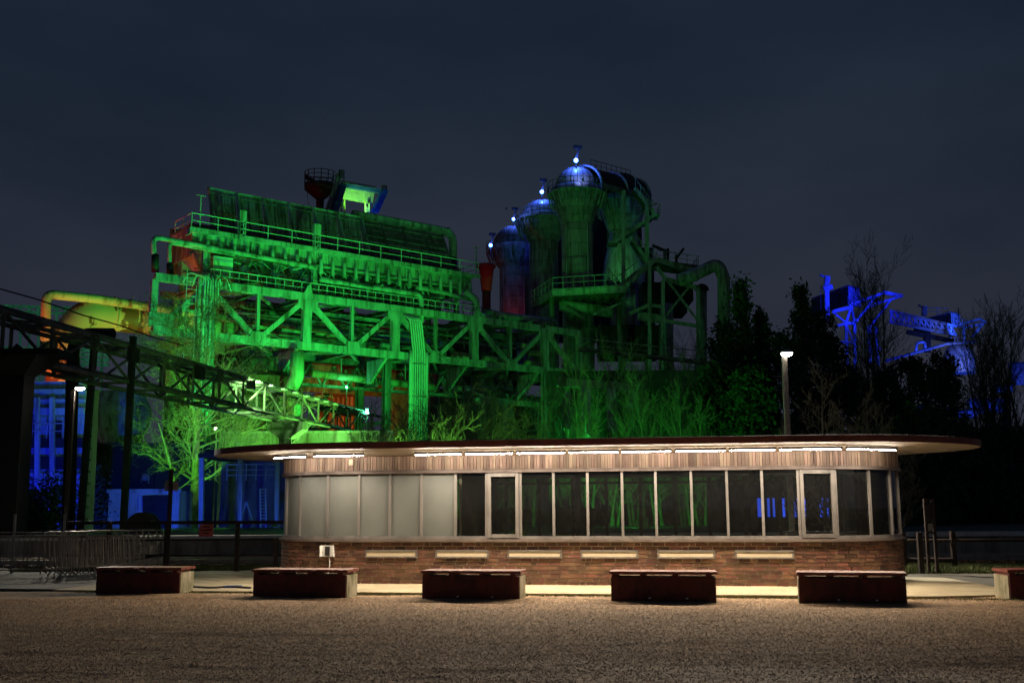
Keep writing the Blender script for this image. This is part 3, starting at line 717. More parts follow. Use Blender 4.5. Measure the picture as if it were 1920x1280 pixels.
rp = thing('railing', 'dark brown pipe railing on the grass right of the pavilion', 'railing', at(1740, 1060, 29))
for px in (1783, 1690): bar(rp, 'post', gy_(px, 28.6), gy_(px, 28.6, .98), .12, .12, 'brown_paint')
rod(rp, 'rail', gy_(1676, 28.6, .24), gy_(1783, 28.6, .24), .06, 'brown_paint'); rod(rp, 'rail', gy_(1676, 28.62, .74), gy_(1925, 28.62, .74), .04, 'brown_paint')
tag(bar(None, 'bollard', gy_(1721, 27.0), gy_(1721, 27.0, 1.0), .12, .12, 'brown_paint'), 'short brown steel bollard at the right end of the pavilion', 'bollard')
nb_ = thing('notice_stand', 'tall narrow metal notice stand on two legs beside the right bollard', 'notice stand', gy_(1742, 27.4))
for px in (1735, 1750): bar(nb_, 'leg', gy_(px, 27.4), gy_(px, 27.4, 1.78), .07, .07, 'brown_paint')
a = gy_(1735, 27.4, 0); b = gy_(1750, 27.4, 0)
prism(nb_, 'panel', [a + V((.03, 0, 1.22)), b + V((-.03, 0, 1.22)), b + V((-.03, 0, 1.74)), a + V((.03, 0, 1.74))], (0, .03, 0), 'black_ink')
bar(nb_, 'top_bar', a + V((-.035, 0, 1.8)), b + V((.035, 0, 1.8)), .07, .05, 'brown_paint'); bar(nb_, 'cross_bar', a + V((0, 0, .98)), b + V((0, 0, .98)), .06, .06, 'brown_paint')
prism(nb_, 'torn_notice', [a + V((.03, .0, 1.2)), b + V((-.03, .0, 1.2)), b + V((-.03, .0, 1.13)), a + V((.08, .0, .98)), a + V((.03, 0, 1.0))], (0, .02, 0), 'sign_back')

# crowd barriers
def barrier(p, d, tilt, label, ln=2.3, h=1.1, bars=15, m='galvanised'):
    p = V(p); d = V(d).normalized(); bk = V((-d.y, d.x, 0)); upv = (V((0, 0, 1)) * math.cos(tilt) + bk * math.sin(tilt))
    t = thing('crowd_barrier', label, 'barrier', p, 'crowd barriers stored beside the forecourt')
    z0 = .2
    c = [p + upv * z0, p + upv * h, p + d * ln + upv * h, p + d * ln + upv * z0]
    tube(t, 'frame', path([c[0] + d * .3, c[0], c[1], c[2], c[3], c[3] - d * .3], .1, 3), .02, m, 6); rod(t, 'lower_rail', c[0] + d * .1, c[3] - d * .1, .018, m, 6)
    rod(t, 'upper_rail', c[0] + upv * .78 + d * .01, c[3] + upv * .78 - d * .01, .014, m, 6)
    for i in range(bars):
        q = c[0] + d * (ln * (i + 1) / (bars + 1)); rod(t, 'upright', q, q + upv * .78, .010, m, 5)
    for k in (.12, .88):
        q = p + d * (ln * k)
        for s in (-1, 1): rod(t, 'foot', q + upv * z0, q + bk * (s * .26) + V((0, 0, .0)), .016, m, 6)
    return t
g = ground(-45, 1085)
for i in range(9):
    px = 84 + i * 10
    q = ground(px, 1081 - i * .6); an = math.radians(63 - i * 2.2)
    barrier(q, (math.cos(an), math.sin(an), 0), .10 + .03 * (i % 3), 'grey steel crowd barrier standing on end in the tight stack')
barrier(ground(-40, 1084), (1, .09, 0), .10, 'long grey crowd barrier leaning in front of the stacked ones', 2.5, 1.02, 17, 'steel_dull')
barrier(ground(-90, 1078), (1, .06, 0), .16, 'long grey crowd barrier just behind the leaning front one', 2.6, 1.08, 17, 'steel_dull')
for px in (29, 122):
    tag(bar(None, 'marker_post', gy_(px, 28.5), gy_(px, 28.5, 1.55), .055, .055, 'sign_back'), 'slim pale marker post behind the crowd barriers', 'post', 'pale posts behind the crowd barriers')

# ------------------------------------------------------------------ street lamps
def street_lamp(x, y, z, headdx, label, power, tgt, mp='galvanised'):
    t = thing('street_lamp', label, 'street lamp', (x, y, 0), 'white street lamps')
    bar(t, 'pole', (x, y, 0), (x, y, z - .10), .14, .14, mp)
    hx = x + headdx
    rod(t, 'arm', (x, y, z - .12), (hx, y, z + .05), .04, 'galvanised')
    lathe(t, 'lamp_head', (hx, y, z), [(.0, .12), (.09, .11), (.17, .06), (.19, .03), (.18, .0)], 'galvanised', 16)
    lathe(t, 'lens', (hx, y, z), [(.17, .0), (.15, -.05), (.09, -.085), (0, -.10)], 'lamp_white', 16)
    spot(t, (hx, y, z - .16), tgt, (1, .90, .74), power, 150, .12, .5)

# ------------------------------------------------------------------ the ore bunker block: s along its front, b to the back
BA = math.radians(51)
BO = at(290, 640, 100); BO.z = 0
BD = V((math.sin(BA), math.cos(BA), 0)); BN = V((-math.cos(BA), math.sin(BA), 0))
def W(s, b, z): return BO + BD * s + BN * b + V((0, 0, z))
def Sx(px, py, b=0):
    r = ray(px, py); A = np.array([[r.x, -BD.x], [r.y, -BD.y]]); q = BO + BN * b - EYE
    t, s = np.linalg.solve(A, np.array([q.x, q.y])); return float(s), 1.6 + t * r.z
def SP(px, py, b=0):
    s, z = Sx(px, py, b); return W(s, b, z)
ZBOT, ZTOP = 18.55, 23.75
NODES = [4.96 + 10.97 * k for k in range(5)]
S1 = 54.6
tb_ = thing('truss_bridge', 'huge riveted steel truss bridge carrying the ore bunkers', 'truss bridge', W(25, 4, 0))
def truss_plane(b, s0, s1, m, thick=1.0):
    f = BN
    bar(tb_, 'top_chord', W(s0, b, ZTOP), W(s1, b, ZTOP), .75 * thick, .62 * thick, m, 'ibeam', BN)
    bar(tb_, 'bottom_chord', W(s0, b, ZBOT), W(s1, b, ZBOT), .75 * thick, .70 * thick, m, 'ibeam', BN)
    nd = [x for x in NODES if x >= s0 - .01]
    for i, x in enumerate(nd):
        big = (.55 if i == 0 else .95) * thick
        bar(tb_, 'column', W(x, b - .02, ZBOT + .38), W(x, b - .02, ZTOP - .32), big, .6, m, 'box', BN)
        if b == 0:
            z = ZTOP - .33
            prism(tb_, 'gusset', [W(x + a, b - .36, z + c) for a, c in ((-1.15, 0), (1.15, 0), (1.15, -.65), (.62, -1.15), (-.62, -1.15), (-1.15, -.65))], BN * .05, m)
        if i < len(nd) - 1:
            mid = (x + nd[i + 1]) / 2
            bar(tb_, 'diagonal', W(x + .6, b, ZTOP - .7), W(mid - .35, b, ZBOT + .45), .50 * thick, .42, m, 'box', BN)
            bar(tb_, 'diagonal', W(nd[i + 1] - .6, b, ZTOP - .7), W(mid + .35, b, ZBOT + .45), .50 * thick, .42, m, 'box', BN)
            bar(tb_, 'hanger', W(mid, b, ZBOT + .38), W(mid, b, ZTOP - .32), .34 * thick, .34, m, 'ibeam', BN)
            if b == 0: prism(tb_, 'gusset', [W(mid + a, b - .33, ZBOT + c) for a, c in ((-.95, .36), (.95, .36), (.6, .95), (-.6, .95))], BN * .05, m)
    if b == 0:
        bar(tb_, 'diagonal', W(s0 + 1.0, b, ZBOT + .8), W(NODES[0] - .5, b, ZTOP - .9), .62, .45, m, 'box', BN)
        bar(tb_, 'end_post', W(s0, b, ZBOT + .4), W(s0, b, ZTOP - .31), .62, .6, m, 'ibeam', BN)
        prism(tb_, 'gusset', [W(s0 + a, b - .36, ZBOT + c) for a, c in ((-.5, .36), (1.9, .36), (1.9, 1.2), (1.3, 1.75), (-.5, 1.75))], BN * .05, m)
        bar(tb_, 'diagonal', W(NODES[-1] + .5, b, ZTOP - .7), W(s1 - .7, b, ZBOT + .45), .5, .42, m, 'box', BN)
    bar(tb_, 'end_post', W(s1, b, ZBOT + .4), W(s1, b, ZTOP - .31), .62, .6, m, 'ibeam', BN)
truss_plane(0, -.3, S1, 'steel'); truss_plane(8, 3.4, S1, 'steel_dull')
allx = sorted(NODES + [(a + b) / 2 for a, b in zip(NODES[:-1], NODES[1:])])
for i, x in enumerate(allx):
    bar(tb_, 'cross_beam', W(x, .4, ZTOP - .05), W(x, 7.6, ZTOP - .05), .4, .5, 'steel_dull', 'ibeam')
    bar(tb_, 'cross_beam', W(x, .4, ZBOT - .05), W(x, 7.6, ZBOT - .05), .4, .6, 'steel_dull', 'ibeam')
    if i < len(allx) - 1:
        a, b = (0.5, 7.5) if i % 2 else (7.5, .5)
        bar(tb_, 'wind_brace', W(x, a, ZTOP - .1), W(allx[i + 1], b, ZTOP - .1), .24, .24, 'steel', 'ibeam')
        bar(tb_, 'wind_brace', W(x, a, ZBOT - .1), W(allx[i + 1], b, ZBOT - .1), .24, .24, 'steel', 'ibeam')
# rooftop bracket tabs on the top chord
for x in (15.93, 38): prism(tb_, 'bracket', [W(x - .5, -.3, ZTOP + .32), W(x + .5, -.3, ZTOP + .32), W(x + .3, -.3, ZTOP + 1.5), W(x - .1, -.3, ZTOP + 1.1)], BN * .12, 'steel')
# knee brackets and cross trusses hanging below
for x in NODES[1:]:
    prism(tb_, 'knee_bracket', [W(x - 1.0, .3, ZBOT - .36), W(x - 1.0, 4.2, ZBOT - .36), W(x - 1.0, 4.2, ZBOT - 2.9), W(x - 1.0, 3.7, ZBOT - 2.9), ], BD * .35, 'steel')
    zt, zl = ZBOT - .5, ZBOT - 3.0
    bar(tb_, 'cross_truss_chord', W(x + .2, 3.8, zl), W(x + .2, 12, zl), .3, .3, 'steel', 'ibeam')
    for k in range(4):
        bar(tb_, 'cross_truss_web', W(x + .2, 4 + k * 2, zl), W(x + .2, 5 + k * 2, zt), .18, .18, 'steel'); bar(tb_, 'cross_truss_web', W(x + .2, 5 + k * 2, zt), W(x + .2, 6 + k * 2, zl), .18, .18, 'steel')
# long lower truss behind, on short posts
for b, z0, z1 in ((6.5, ZBOT - 3.2, ZBOT - .9),):
    bar(tb_, 'lower_chord', W(6, b, z0), W(52, b, z0), .35, .35, 'steel', 'ibeam')
    for k in range(15):
        x = 6.5 + k * 3; bar(tb_, 'lower_web', W(x, b, z0), W(x + 1.5, b, z1), .2, .2, 'steel'); bar(tb_, 'lower_web', W(x + 1.5, b, z1), W(x + 3, b, z0), .2, .2, 'steel')
# supports down to the ground
def trestle(s, b0, b1, zt, m='steel'):
    for b in (b0, b1): bar(tb_, 'leg', W(s, b, 0), W(s, b, zt), .8, .7, m, 'ibeam', BN)
    for z in (zt * .28, zt * .62): bar(tb_, 'leg_tie', W(s, b0, z), W(s, b1, z), .35, .35, m)
    bar(tb_, 'leg_brace', W(s, b0, zt * .3), W(s, b1, zt * .6), .3, .3, m); bar(tb_, 'leg_brace', W(s, b1, zt * .3), W(s, b0, zt * .6), .3, .3, m)
trestle(NODES[4], .0, 8, ZBOT - .36); trestle(NODES[0] - .2, 1.0, 8, ZBOT - .36, 'steel_dull'); trestle(NODES[2] + .4, 2.2, 8, ZBOT - .36, 'steel_dull')
# splayed A frame at the right
sA = 44.2
for e, x0 in ((-1, sA - 4.2), (1, sA + 4.6)): bar(tb_, 'splayed_leg', W(x0, 1.5, 0), W(sA, 1.5, 14.2), .6, .6, 'steel', 'ibeam', BN)
bar(tb_, 'leg', W(sA - 4.2, 1.2, 0), W(sA - 4.2, 1.2, 14.4), .55, .55, 'steel', 'ibeam', BN); bar(tb_, 'leg_tie', W(sA - 5, 1.5, 14.4), W(sA + 6, 1.5, 14.4), .5, .6, 'steel')
bar(tb_, 'leg_tie', W(sA - 5, 1.6, 3.4), W(sA + 9, 1.6, 4.6), .6, .6, 'steel')
bar(tb_, 'splayed_leg', W(sA + .3, 1.6, 14), W(sA + 5, 1.6, ZBOT - .3), .4, .4, 'steel'); bar(tb_, 'splayed_leg', W(sA - .3, 1.6, 14), W(sA - 4.5, 4, ZBOT - 2.6), .4, .4, 'steel')
# pipe bundles climbing in front of the truss
pb = thing('pipe_bundle', 'bundle of vertical pipes climbing past the left truss column with curling cables', 'pipes', W(4.6, -.9, 0), 'vertical pipe bundles')
for i, (dx, r) in enumerate(((-.75, .19), (-.3, .15), (.05, .19), (.42, .13), (.75, .22))):
    tube(pb, 'pipe', path([W(4.6 + dx, -.85 - .1 * (i % 2), .0), W(4.6 + dx, -.85 - .1 * (i % 2), ZTOP + .3 + .2 * (i % 3)), W(4.6 + dx + .5, .8, ZTOP + 1.2)], .5, 4), r, 'steel_pale' if i % 2 else 'steel', 10)
for k in range(22): bar(pb, 'clamp', W(3.6, -1.06, 3 + k * .95), W(5.6, -1.06, 3 + k * .95), .05, .07, 'steel_dull')
for k in range(6):
    a = W(4.2 + k * .3, -1.2, ZTOP - 1.8 - .3 * (k % 3)); tube(pb, 'cable', path([a, W(4.3 + k * .25, -1.25, ZTOP + .2), W(4.6 + (k - 2.5) * .75, -1.0, ZTOP + .75), W(4.6 + (k - 2.5) * 1.0, -.9, ZTOP - .4 - .25 * (k % 2))], .5, 4), .06, 'steel_pale', 6)
ld = thing('ladder', 'long steel ladder standing beside the left pipe bundle', 'ladder', W(2.9, -1.0, 12))
for k in (0, .85): bar(ld, 'rail', W(2.5 + k * 1.15, -1.0, 15.2), W(2.5 + k * 1.15, -1.0, ZTOP + (.9 if k == 0 else -.5)), .07, .07, 'steel_pale')
for k in range(12): rod(ld, 'rung', W(2.5, -1.0, 15.6 + k * .72), W(3.5, -1.0, 15.6 + k * .72), .035, 'steel_pale', 5)
pb = thing('pipe_bundle', 'fan of slim parallel pipes dropping from the truss middle to the shrubs', 'pipes', W(28.6, -1.0, 0), 'vertical pipe bundles')
for i in range(8):
    big = i in (0, 7); x = 28.4 + i * .30
    pts = [W(x, -1.0, 0), W(x, -1.0, ZBOT - .9), W(x + .02, -1.0, ZBOT + .5)]
    if not big: pts += [W(x - .45, -1.0, ZTOP - 1.2), W(x - .9, -.45, ZTOP - .6)]
    tube(pb, 'pipe', path(pts, .6, 4), .20 if big else .10, 'steel_pale', 8)
for z in (6, 10, 14, ZBOT - .9): bar(pb, 'clamp', W(28.2, -1.14, z), W(30.8, -1.14, z), .05, .12, 'steel')

# ---------------------------------------------------------------- ore bunkers above the truss
ob = thing('ore_bunker', 'ore bunker block with pipes, hoppers, walkways and leaning louvred roof panels', 'ore bunker', W(22, 4, ZTOP + .35))
SE = 38.2
ZW = 24.55
box_ = lambda name, s0, s1, b0, b1, z0, z1, m, par=None: prism(par or ob, name, [W(s0, b0, z0), W(s1, b0, z0), W(s1, b1, z0), W(s0, b1, z0)], (0, 0, z1 - z0), m)
for k in range(11): box_('walkway_plate', 4.6 + k * 3.15, 4.6 + k * 3.15 + 3.13, .2, 3.0, ZW - .5, ZW - .40, 'steel_black')
box_('walkway_edge', 4.6, 39.4, .12, .2, ZW - .62, ZW - .30, 'steel_black')
railing(ob, [W(5.4, .3, ZW - .40), W(38.6, .3, ZW - .40)], 1.25, 'steel_pale', 1.02, mid=1, r=.045)
# posts carrying the upper girder
for x in (5.2, 17.4, 24.0, 36.2):
    bar(ob, 'post', W(x, 1.2, ZW - .4), W(x, 1.2, 28.0), .7 if x < 6 else .5, .5, 'steel', 'ibeam', BN)
    bar(ob, 'post', W(x, 7, ZW - .4), W(x, 7, 28.0), .5, .5, 'steel_dull', 'ibeam', BN)
bar(ob, 'beam', W(2.8, 1.0, 24.9), W(8, 1.0, 24.9), .22, .28, 'steel')
box_('cabinet', 6.2, 8.3, 1.6, 3.0, 25.1, 27.1, 'steel_pale'); 
# upper girder with stiffeners
box_('girder', 3.6, SE, .9, 1.15, 27.55, 28.9, 'steel'); box_('girder_flange', 3.5, SE + .1, .5, 1.5, 28.9, 29.02, 'steel'); box_('girder_flange', 3.6, SE, .6, 1.45, 27.42, 27.54, 'steel')
for k in range(24):
    x = 5.0 + k * 1.42
    rod(ob, 'stub_pipe', W(x, .45, 26.55 if k > 8 else 27.35), W(x, .45, 28.15 if k > 8 else 28.3), .21, 'steel', 10)
for k in range(13):
    x = 4.4 + k * 2.7; box_('stiffener', x, x + .08, .62, .9, 27.55, 28.9, 'steel')
# header pipes
tube(ob, 'header_pipe', path([W(-.1, .4, 24.6), W(-.55, .4, 27.75), W(5.5, .4, 27.55), W(17.2, .35, 27.15)], .7, 6), .26, 'steel', 12)
tube(ob, 'header_pipe', path([W(1.5, .7, 24.2), W(1.2, .7, 27.5), W(8, .62, 27.25)], .5, 5), .2, 'steel', 10)
tube(ob, 'pipe_lagging', [W(-.12, .4, 24.3), W(-.2, .4, 26.0)], .36, 'steel_black', 10); tube(ob, 'pipe_lagging', [W(1.5, .7, 24.0), W(1.38, .7, 25.4)], .33, 'steel_black', 10)
tube(ob, 'header_pipe', path([W(17.6, .3, 25.95), W(24, .3, 25.9), W(30.6, .3, 25.85), W(30.6, .3, 22.6)], .9, 6), .30, 'steel', 12)
tube(ob, 'header_pipe', path([W(30, .5, 26.7), W(33.2, .5, 26.6), W(38.0, .5, 26.2)], .6, 5), .26, 'steel', 12)
tube(ob, 'header_pipe', path([W(36.8, .3, 27.1), W(38.4, .2, 26.2), W(38.4, .2, 24.6), W(40.6, .2, 23.9)], .9, 6), .42, 'steel', 12)
# bunker body and hoppers
box_('bunker_wall', 4.2, SE - .3, 2.6, 2.8, 27.6, 30.4, 'steel_dull'); box_('bunker_wall', 4.2, SE - .3, 8.3, 8.5, 26, 31, 'steel_dull'); box_('end_wall', 4.2, 4.35, 2.82, 8.28, 27.0, 30.4, 'steel_dull'); box_('end_wall', SE - .45, SE - .3, 2.82, 8.28, 27.0, 30.4, 'steel_dull')
rs = random.Random(4)
for k in range(9):
    x = 6.2 + k * 3.55
    top_ = [W(x - 1.7, 2.9, 27.6), W(x + 1.7, 2.9, 27.6), W(x + 1.7, 6.5, 27.6), W(x - 1.7, 6.5, 27.6)]; lowp = [W(x - .5, 3.4, 25.4), W(x + .5, 3.4, 25.4), W(x + .5, 4.6, 25.4), W(x - .5, 4.6, 25.4)]
    hp = mesh('hopper', top_ + lowp, [(0, 1, 5, 4), (1, 2, 6, 5), (2, 3, 7, 6), (3, 0, 4, 7), (4, 5, 6, 7)], 'steel', ob)
    box_('gate', x - .6, x + .6, 2.9, 3.5, 24.9, 25.5, 'steel', hp)
    rod(hp, 'motor', W(x - .35, 2.3, 26.2), W(x + .45, 2.3, 26.3), .30, 'steel_pale', 10); lathe(hp, 'motor_cap', W(x + .05, 2.3, 26.55), [(.3, -.05), (.28, .12), (0, .2)], 'steel_pale', 10)
    for dx, dz in ((-1.5, 1.2), (1.6, 1.1), (1.7, .2), (-1.2, -.9), (2.2, -.1)): rod(hp, 'strut', W(x, 2.3, 26.3), W(x + dx, 2.2 + .1 * rs.random(), 26.2 + dz), .07, 'steel', 6)
    rod(hp, 'shaft', W(x - 1.7, 2.1, 25.6 + .1 * rs.random()), W(x + 1.7, 2.1, 25.7), .08, 'steel', 6); box_('gearbox', x + .9, x + 1.4, 2.0, 2.6, 25.1, 25.8, 'steel', hp)
    tube(hp, 'spout', [W(x, 3.9, 25.4), W(x, 3.9, 24.4)], .45, 'steel', 8)
    if k % 2: bar(hp, 'rocker_arm', W(x - 1.3, 1.9, 24.6), W(x - .2, 1.9, 26.0), .16, .16, 'steel')
for k in range(60):
    x = rs.uniform(6, 36); z = rs.uniform(24.4, 27.3); dx = rs.uniform(-1.6, 1.6); dz = rs.uniform(-1.3, 1.3) if k % 3 else 0
    rod(ob, 'feed_rod', W(x, rs.uniform(1.4, 2.6), z), W(x + dx, rs.uniform(1.4, 2.6), min(27.4, max(24.3, z + dz))), rs.choice([.04, .06, .09]), rs.choice(['steel', 'steel_pale', 'steel_dull']), 5)
for k in range(10):
    x = 6 + k * 3.1; bar(ob, 'sway_brace', W(x, 2.0, 24.5), W(x + 1.5, 2.0, 27.3), .12, .12, 'steel'); bar(ob, 'sway_brace', W(x + 3.0, 2.0, 24.5), W(x + 1.5, 2.0, 27.3), .12, .12, 'steel')
# upper walkway
for k in range(11): box_('upper_walkway_plate', 3.0 + k * 3.25, 3.0 + k * 3.25 + 3.23, -.1, 2.55, 29.03, 29.13, 'steel')
box_('walkway_fascia', 3.0, 38.7, -.22, -.1, 28.75, 29.2, 'steel'); box_('walkway_fascia', 2.9, 3.0, -.22, 4.5, 28.5, 29.2, 'steel')
railing(ob, [W(3.1, 4.2, 29.15), W(3.1, -.05, 29.15), W(38.5, -.05, 29.15), W(38.5, 3, 29.15)], 1.5, 'steel_pale', 2.65, mid=1, r=.05)
for k in range(12): bar(ob, 'bracket', W(4 + k * 2.9, -.12, 27.9), W(4 + k * 2.9, -.12, 29.05), .09, .09, 'steel')
for x, pxx in ((8.3, 440), (16.8, 543)):
    c = W(x, -.25, 0); 
    cab = box_('signal_box', x - .38, x + .38, -.45, .15, 30.6, 31.7, 'steel')
    for dx in (-.3, .3):
        for db in (-.35, .1): bar(ob, 'signal_leg', W(x + dx, db - .1, 28.2), W(x + dx, db - .1, 30.6), .08, .08, 'steel')
    for k in range(4): bar(ob, 'signal_tie', W(x - .3, -.46, 28.6 + .5 * k), W(x + .3, -.46, 28.9 + .5 * k), .06, .06, 'steel')
# machine rods between bunker and railing on the end
for x in (4.0, 38.3): 
    rod(ob, 'mast', W(x, .1, 29.1), W(x, .1, 32.6), .07, 'steel'); bar(ob, 'mast_arm', W(x - .5, .1, 32.6), W(x + .5, .1, 32.6), .06, .06, 'steel')
# roof: six boarded bays with leaning fins, then four louvred bays
def bay(s0, s1, zb, zt, b0, b1, kind):
    p = box_ if False else None
    pan = prism(ob, 'roof_panel', [W(s0 + .06, b0, zb), W(s1 - .06, b0, zb), W(s1 - .06, b1, zt), W(s0 + .06, b1, zt)], BN * .12 + V((0, 0, .0)), 'steel_dull' if kind else 'steel')
    if kind == 0:
        nn = 12
        for j in range(nn):   # upright boards
            x = s0 + .12 + (s1 - s0 - .24) * j / nn
            prism(pan, 'board', [W(x, b0 - .05, zb + .05), W(x + (s1 - s0 - .3) / nn * .86, b0 - .05, zb + .05), W(x + (s1 - s0 - .3) / nn * .86, b1 - .05, zt - .05), W(x, b1 - .05, zt - .05)], BN * .045, 'steel' if (j * 7) % 5 else 'steel_dull')
        for k_ in (.45, .9): bar(pan, 'cross_rail', W(s0, b0 + (b1 - b0) * k_ - .16, zb + (zt - zb) * k_), W(s1, b0 + (b1 - b0) * k_ - .16, zb + (zt - zb) * k_), .14, .14, 'steel')
        prism(pan, 'fin', [W(s1, b0 - 1.5, zb), W(s1, b0, zb), W(s1, b1 - .05, zt), W(s1, b1 - .45, zt)], BD * .12, 'steel')
        bar(pan, 'side_rib', W(s0, b1 - .2, zt), W(s0, b0 - 1.5, zb), .18, .18, 'steel')
    else:
        for k_ in range(6):
            f_ = (k_ + .4) / 6; bar(pan, 'louvre', W(s0 + .1, b0 + (b1 - b0) * f_ - .12, zb + (zt - zb) * f_), W(s1 - .1, b0 + (b1 - b0) * f_ - .12, zb + (zt - zb) * f_), .10, .16, 'steel')
        bar(pan, 'side_rib', W(s1, b0 - .2, zb), W(s1, b1 - .2, zt), .2, .24, 'steel_dull')
sb = [6.6 + 3.05 * k for k in range(7)]
for a, b in zip(sb[:-1], sb[1:]): bay(a, b, 30.2, 34.85, 3.6, 4.6, 0)
bar(ob, 'roof_post', W(6.6, 2.4, 29.2), W(6.6, 4.5, 34.9), .22, .25, 'steel')
bar(ob, 'roof_ridge', W(6.5, 4.6, 34.95), W(25, 4.6, 34.95), .2, .2, 'steel')
sc_ = [25.2 + 2.95 * k for k in range(5)]
for a, b in zip(sc_[:-1], sc_[1:]): bay(a, b, 30.2, 35.0, 3.2, 5.6, 1)
tube(ob, 'ridge_pipe', path([W(24.6, 5.7, 35.5), W(36.2, 5.7, 35.6), W(38.7, 5.4, 35.4), W(38.7, 5.4, 31.9)], 1.5, 8), .52, 'steel', 14); tube(ob, 'ridge_pipe_lower', [W(38.7, 5.4, 32.3), W(38.7, 5.4, 29.0)], .58, 'steel_black', 12)
tube(ob, 'pipe_collar', [W(37.9, 5.55, 35.52), W(38.1, 5.53, 35.5)], .62, 'steel', 14)
# service stair and platform at the right end
for k in range(5): bar(ob, 'end_strut', W(38.6 + .5 * k, 1.5 + k * .6, 27.5 - k * .6), W(41.5 + .3 * k, 3.5, 25.5 - .4 * k), .1, .1, 'steel_dull')
railing(ob, [W(39.2, 4, 25.2), W(45, 4, 24.6), W(45, 7, 24.6)], 1.4, 'steel_dull', 1.4, r=.05); box_('end_platform', 39.2, 45.2, 4, 7, 24.45, 24.6, 'steel_black')
tag(tube(None, 'conveyor_pipe', [SP(908, 588, 3), SP(1040, 606, 3)], .55, 'steel', 12), 'thick ribbed pipe lying along the bridge top beside the red funnel', 'pipe')

# ---------------------------------------------------------------- gas mains behind the truss
gm = thing('gas_main', 'very thick pale gas main patched with rust running behind the truss bridge', 'gas main', at(115, 900, 104))
zc = 21.3
pm = path([at(118, 1000, 103) , at(118, 640, 103), SP(160, 588, 9), SP(205, 592, 10), W(8, 10, zc), W(40, 10, zc - .2)], 3.2, 5)
for q in pm: q.z = max(q.z, .0)
tube(gm, 'main_pipe', pm, [1.55] * len(pm), 'pipe_rusty', 28)
for k, px in enumerate((212, 252)):
    c = SP(px, 594, 10); tube(gm, 'joint_ring', [c - BD * .08, c + BD * .08], 1.62, 'pipe_paint', 28)
sm = thing('gas_pipe', 'slim pale pipe rising left of the thick gas main and crossing above it', 'pipe', at(87, 900, 104))
tube(sm, 'pipe', path([at(84, 672, 101), at(87, 551, 101), SP(185, 561, 8.0), SP(290, 577, 8.0), SP(420, 596, 8.2)], .8, 5), .46, 'pipe_paint', 14)
tube(sm, 'valve_body', [at(84, 668, 101), at(85, 655, 101)], .95, 'rust', 12); rod(sm, 'pipe_foot', at(78, 690, 101), at(82, 668, 101), .7, 'rust', 10)
for k in range(5):
    c = SP(215 + 30 * k, 565 + 4.2 * k, 8.0); tube(sm, 'flange', [c - BD * .06, c + BD * .06], .52, 'pipe_paint', 14)
# further pipes and clutter behind the truss
rs = random.Random(12)
for i in range(26):
    b = rs.uniform(3, 7.6); z = rs.uniform(19.2, 23.2); s0 = rs.uniform(8, 30); l = rs.uniform(8, 22); r = rs.choice([.08, .12, .18, .28])
    tube(tb_, 'service_pipe', path([W(s0, b, z), W(s0 + l, b, z), W(s0 + l, b, z - rs.uniform(.8, 2))], .4, 4), r, rs.choice(['steel', 'steel_dull', 'steel']), 8)
for i, (px, py, w_) in enumerate(((995, 648, 34), (1010, 660, 40), (870, 665, 46), (930, 672, 46), (1000, 680, 30))):
    tube(tb_, 'stubby_pipe', [SP(px - w_ * .5, py, 3), SP(px + w_ * .5, py + 4, 3)], .4, 'pipe_paint', 10)
# pale sloping chute plates behind the middle bays
ch = thing('chute', 'pale sheet steel chutes behind the middle truss bays', 'chute', W(22, 6, ZBOT))
for x in (11.5, 15.2, 19.4, 23.6): prism(ch, 'chute_plate', [W(x, 6.2, ZBOT + .6), W(x + 3.2, 6.2, ZBOT + .6), W(x + 3.6, 6.2, ZBOT + 2.6), W(x + 1.4, 6.2, ZBOT + 3.2)], BN * .15, 'pipe_paint')
tk = thing('round_tank', 'rust brown covered tank with a ribbed rim under the truss bridge', 'tank', W(14, 12, 12))
tc_ = at(495, 712, 112)
lathe(tk, 'tank_wall', tc_, [(3.2, -1.6), (3.2, 0), (3.35, .1), (3.2, .2)], 'rust', 28); lathe(tk, 'tank_roof', tc_, [(3.2, .21), (2.2, .75), (0, 1.1)], 'rust', 28)
for k in range(14):
    a = math.pi + k * math.pi / 13; rod(tk, 'stiffener', tc_ + V((3.22 * math.cos(a), 3.22 * math.sin(a), -1.55)), tc_ + V((3.22 * math.cos(a), 3.22 * math.sin(a), 0)), .06, 'rust', 5)
for k in range(3): rod(tk, 'support', tc_ + V((-2 + 2 * k, 0, -1.6)), tc_ + V((-2 + 2 * k, 0, -tc_.z)), .25, 'steel_dull')
dn = thing('downcomer_pipe', 'thick vertical pipe with a kinked foot under the truss bridge', 'pipe', at(557, 800, 108))
tube(dn, 'pipe', path([at(557, 660, 108), at(557, 705, 108), at(545, 730, 108), at(552, 760, 108), at(552, 900, 108)], .8, 4), .72, 'pipe_paint', 14)
lp = thing('low_pipe', 'long horizontal pipe slung under the truss bridge', 'pipe', W(24, 5, 14))
tube(lp, 'pipe', [SP(585, 700, 5), SP(700, 713, 5), SP(812, 726, 5)], .42, 'pipe_paint', 12)
tube(lp, 'pipe', [SP(855, 728, 5), SP(960, 732, 5)], .4, 'steel', 12)
for px in (640, 760): rod(lp, 'hanger', SP(px, 706 + (px - 640) * .11, 5), SP(px, 672 + (px - 640) * .1, 5), .08, 'steel', 6)
bk_ = thing('stock_house', 'long dark stock house wall with added dark backing panels behind the truss bridge', 'stock house', W(26, 16, 0))
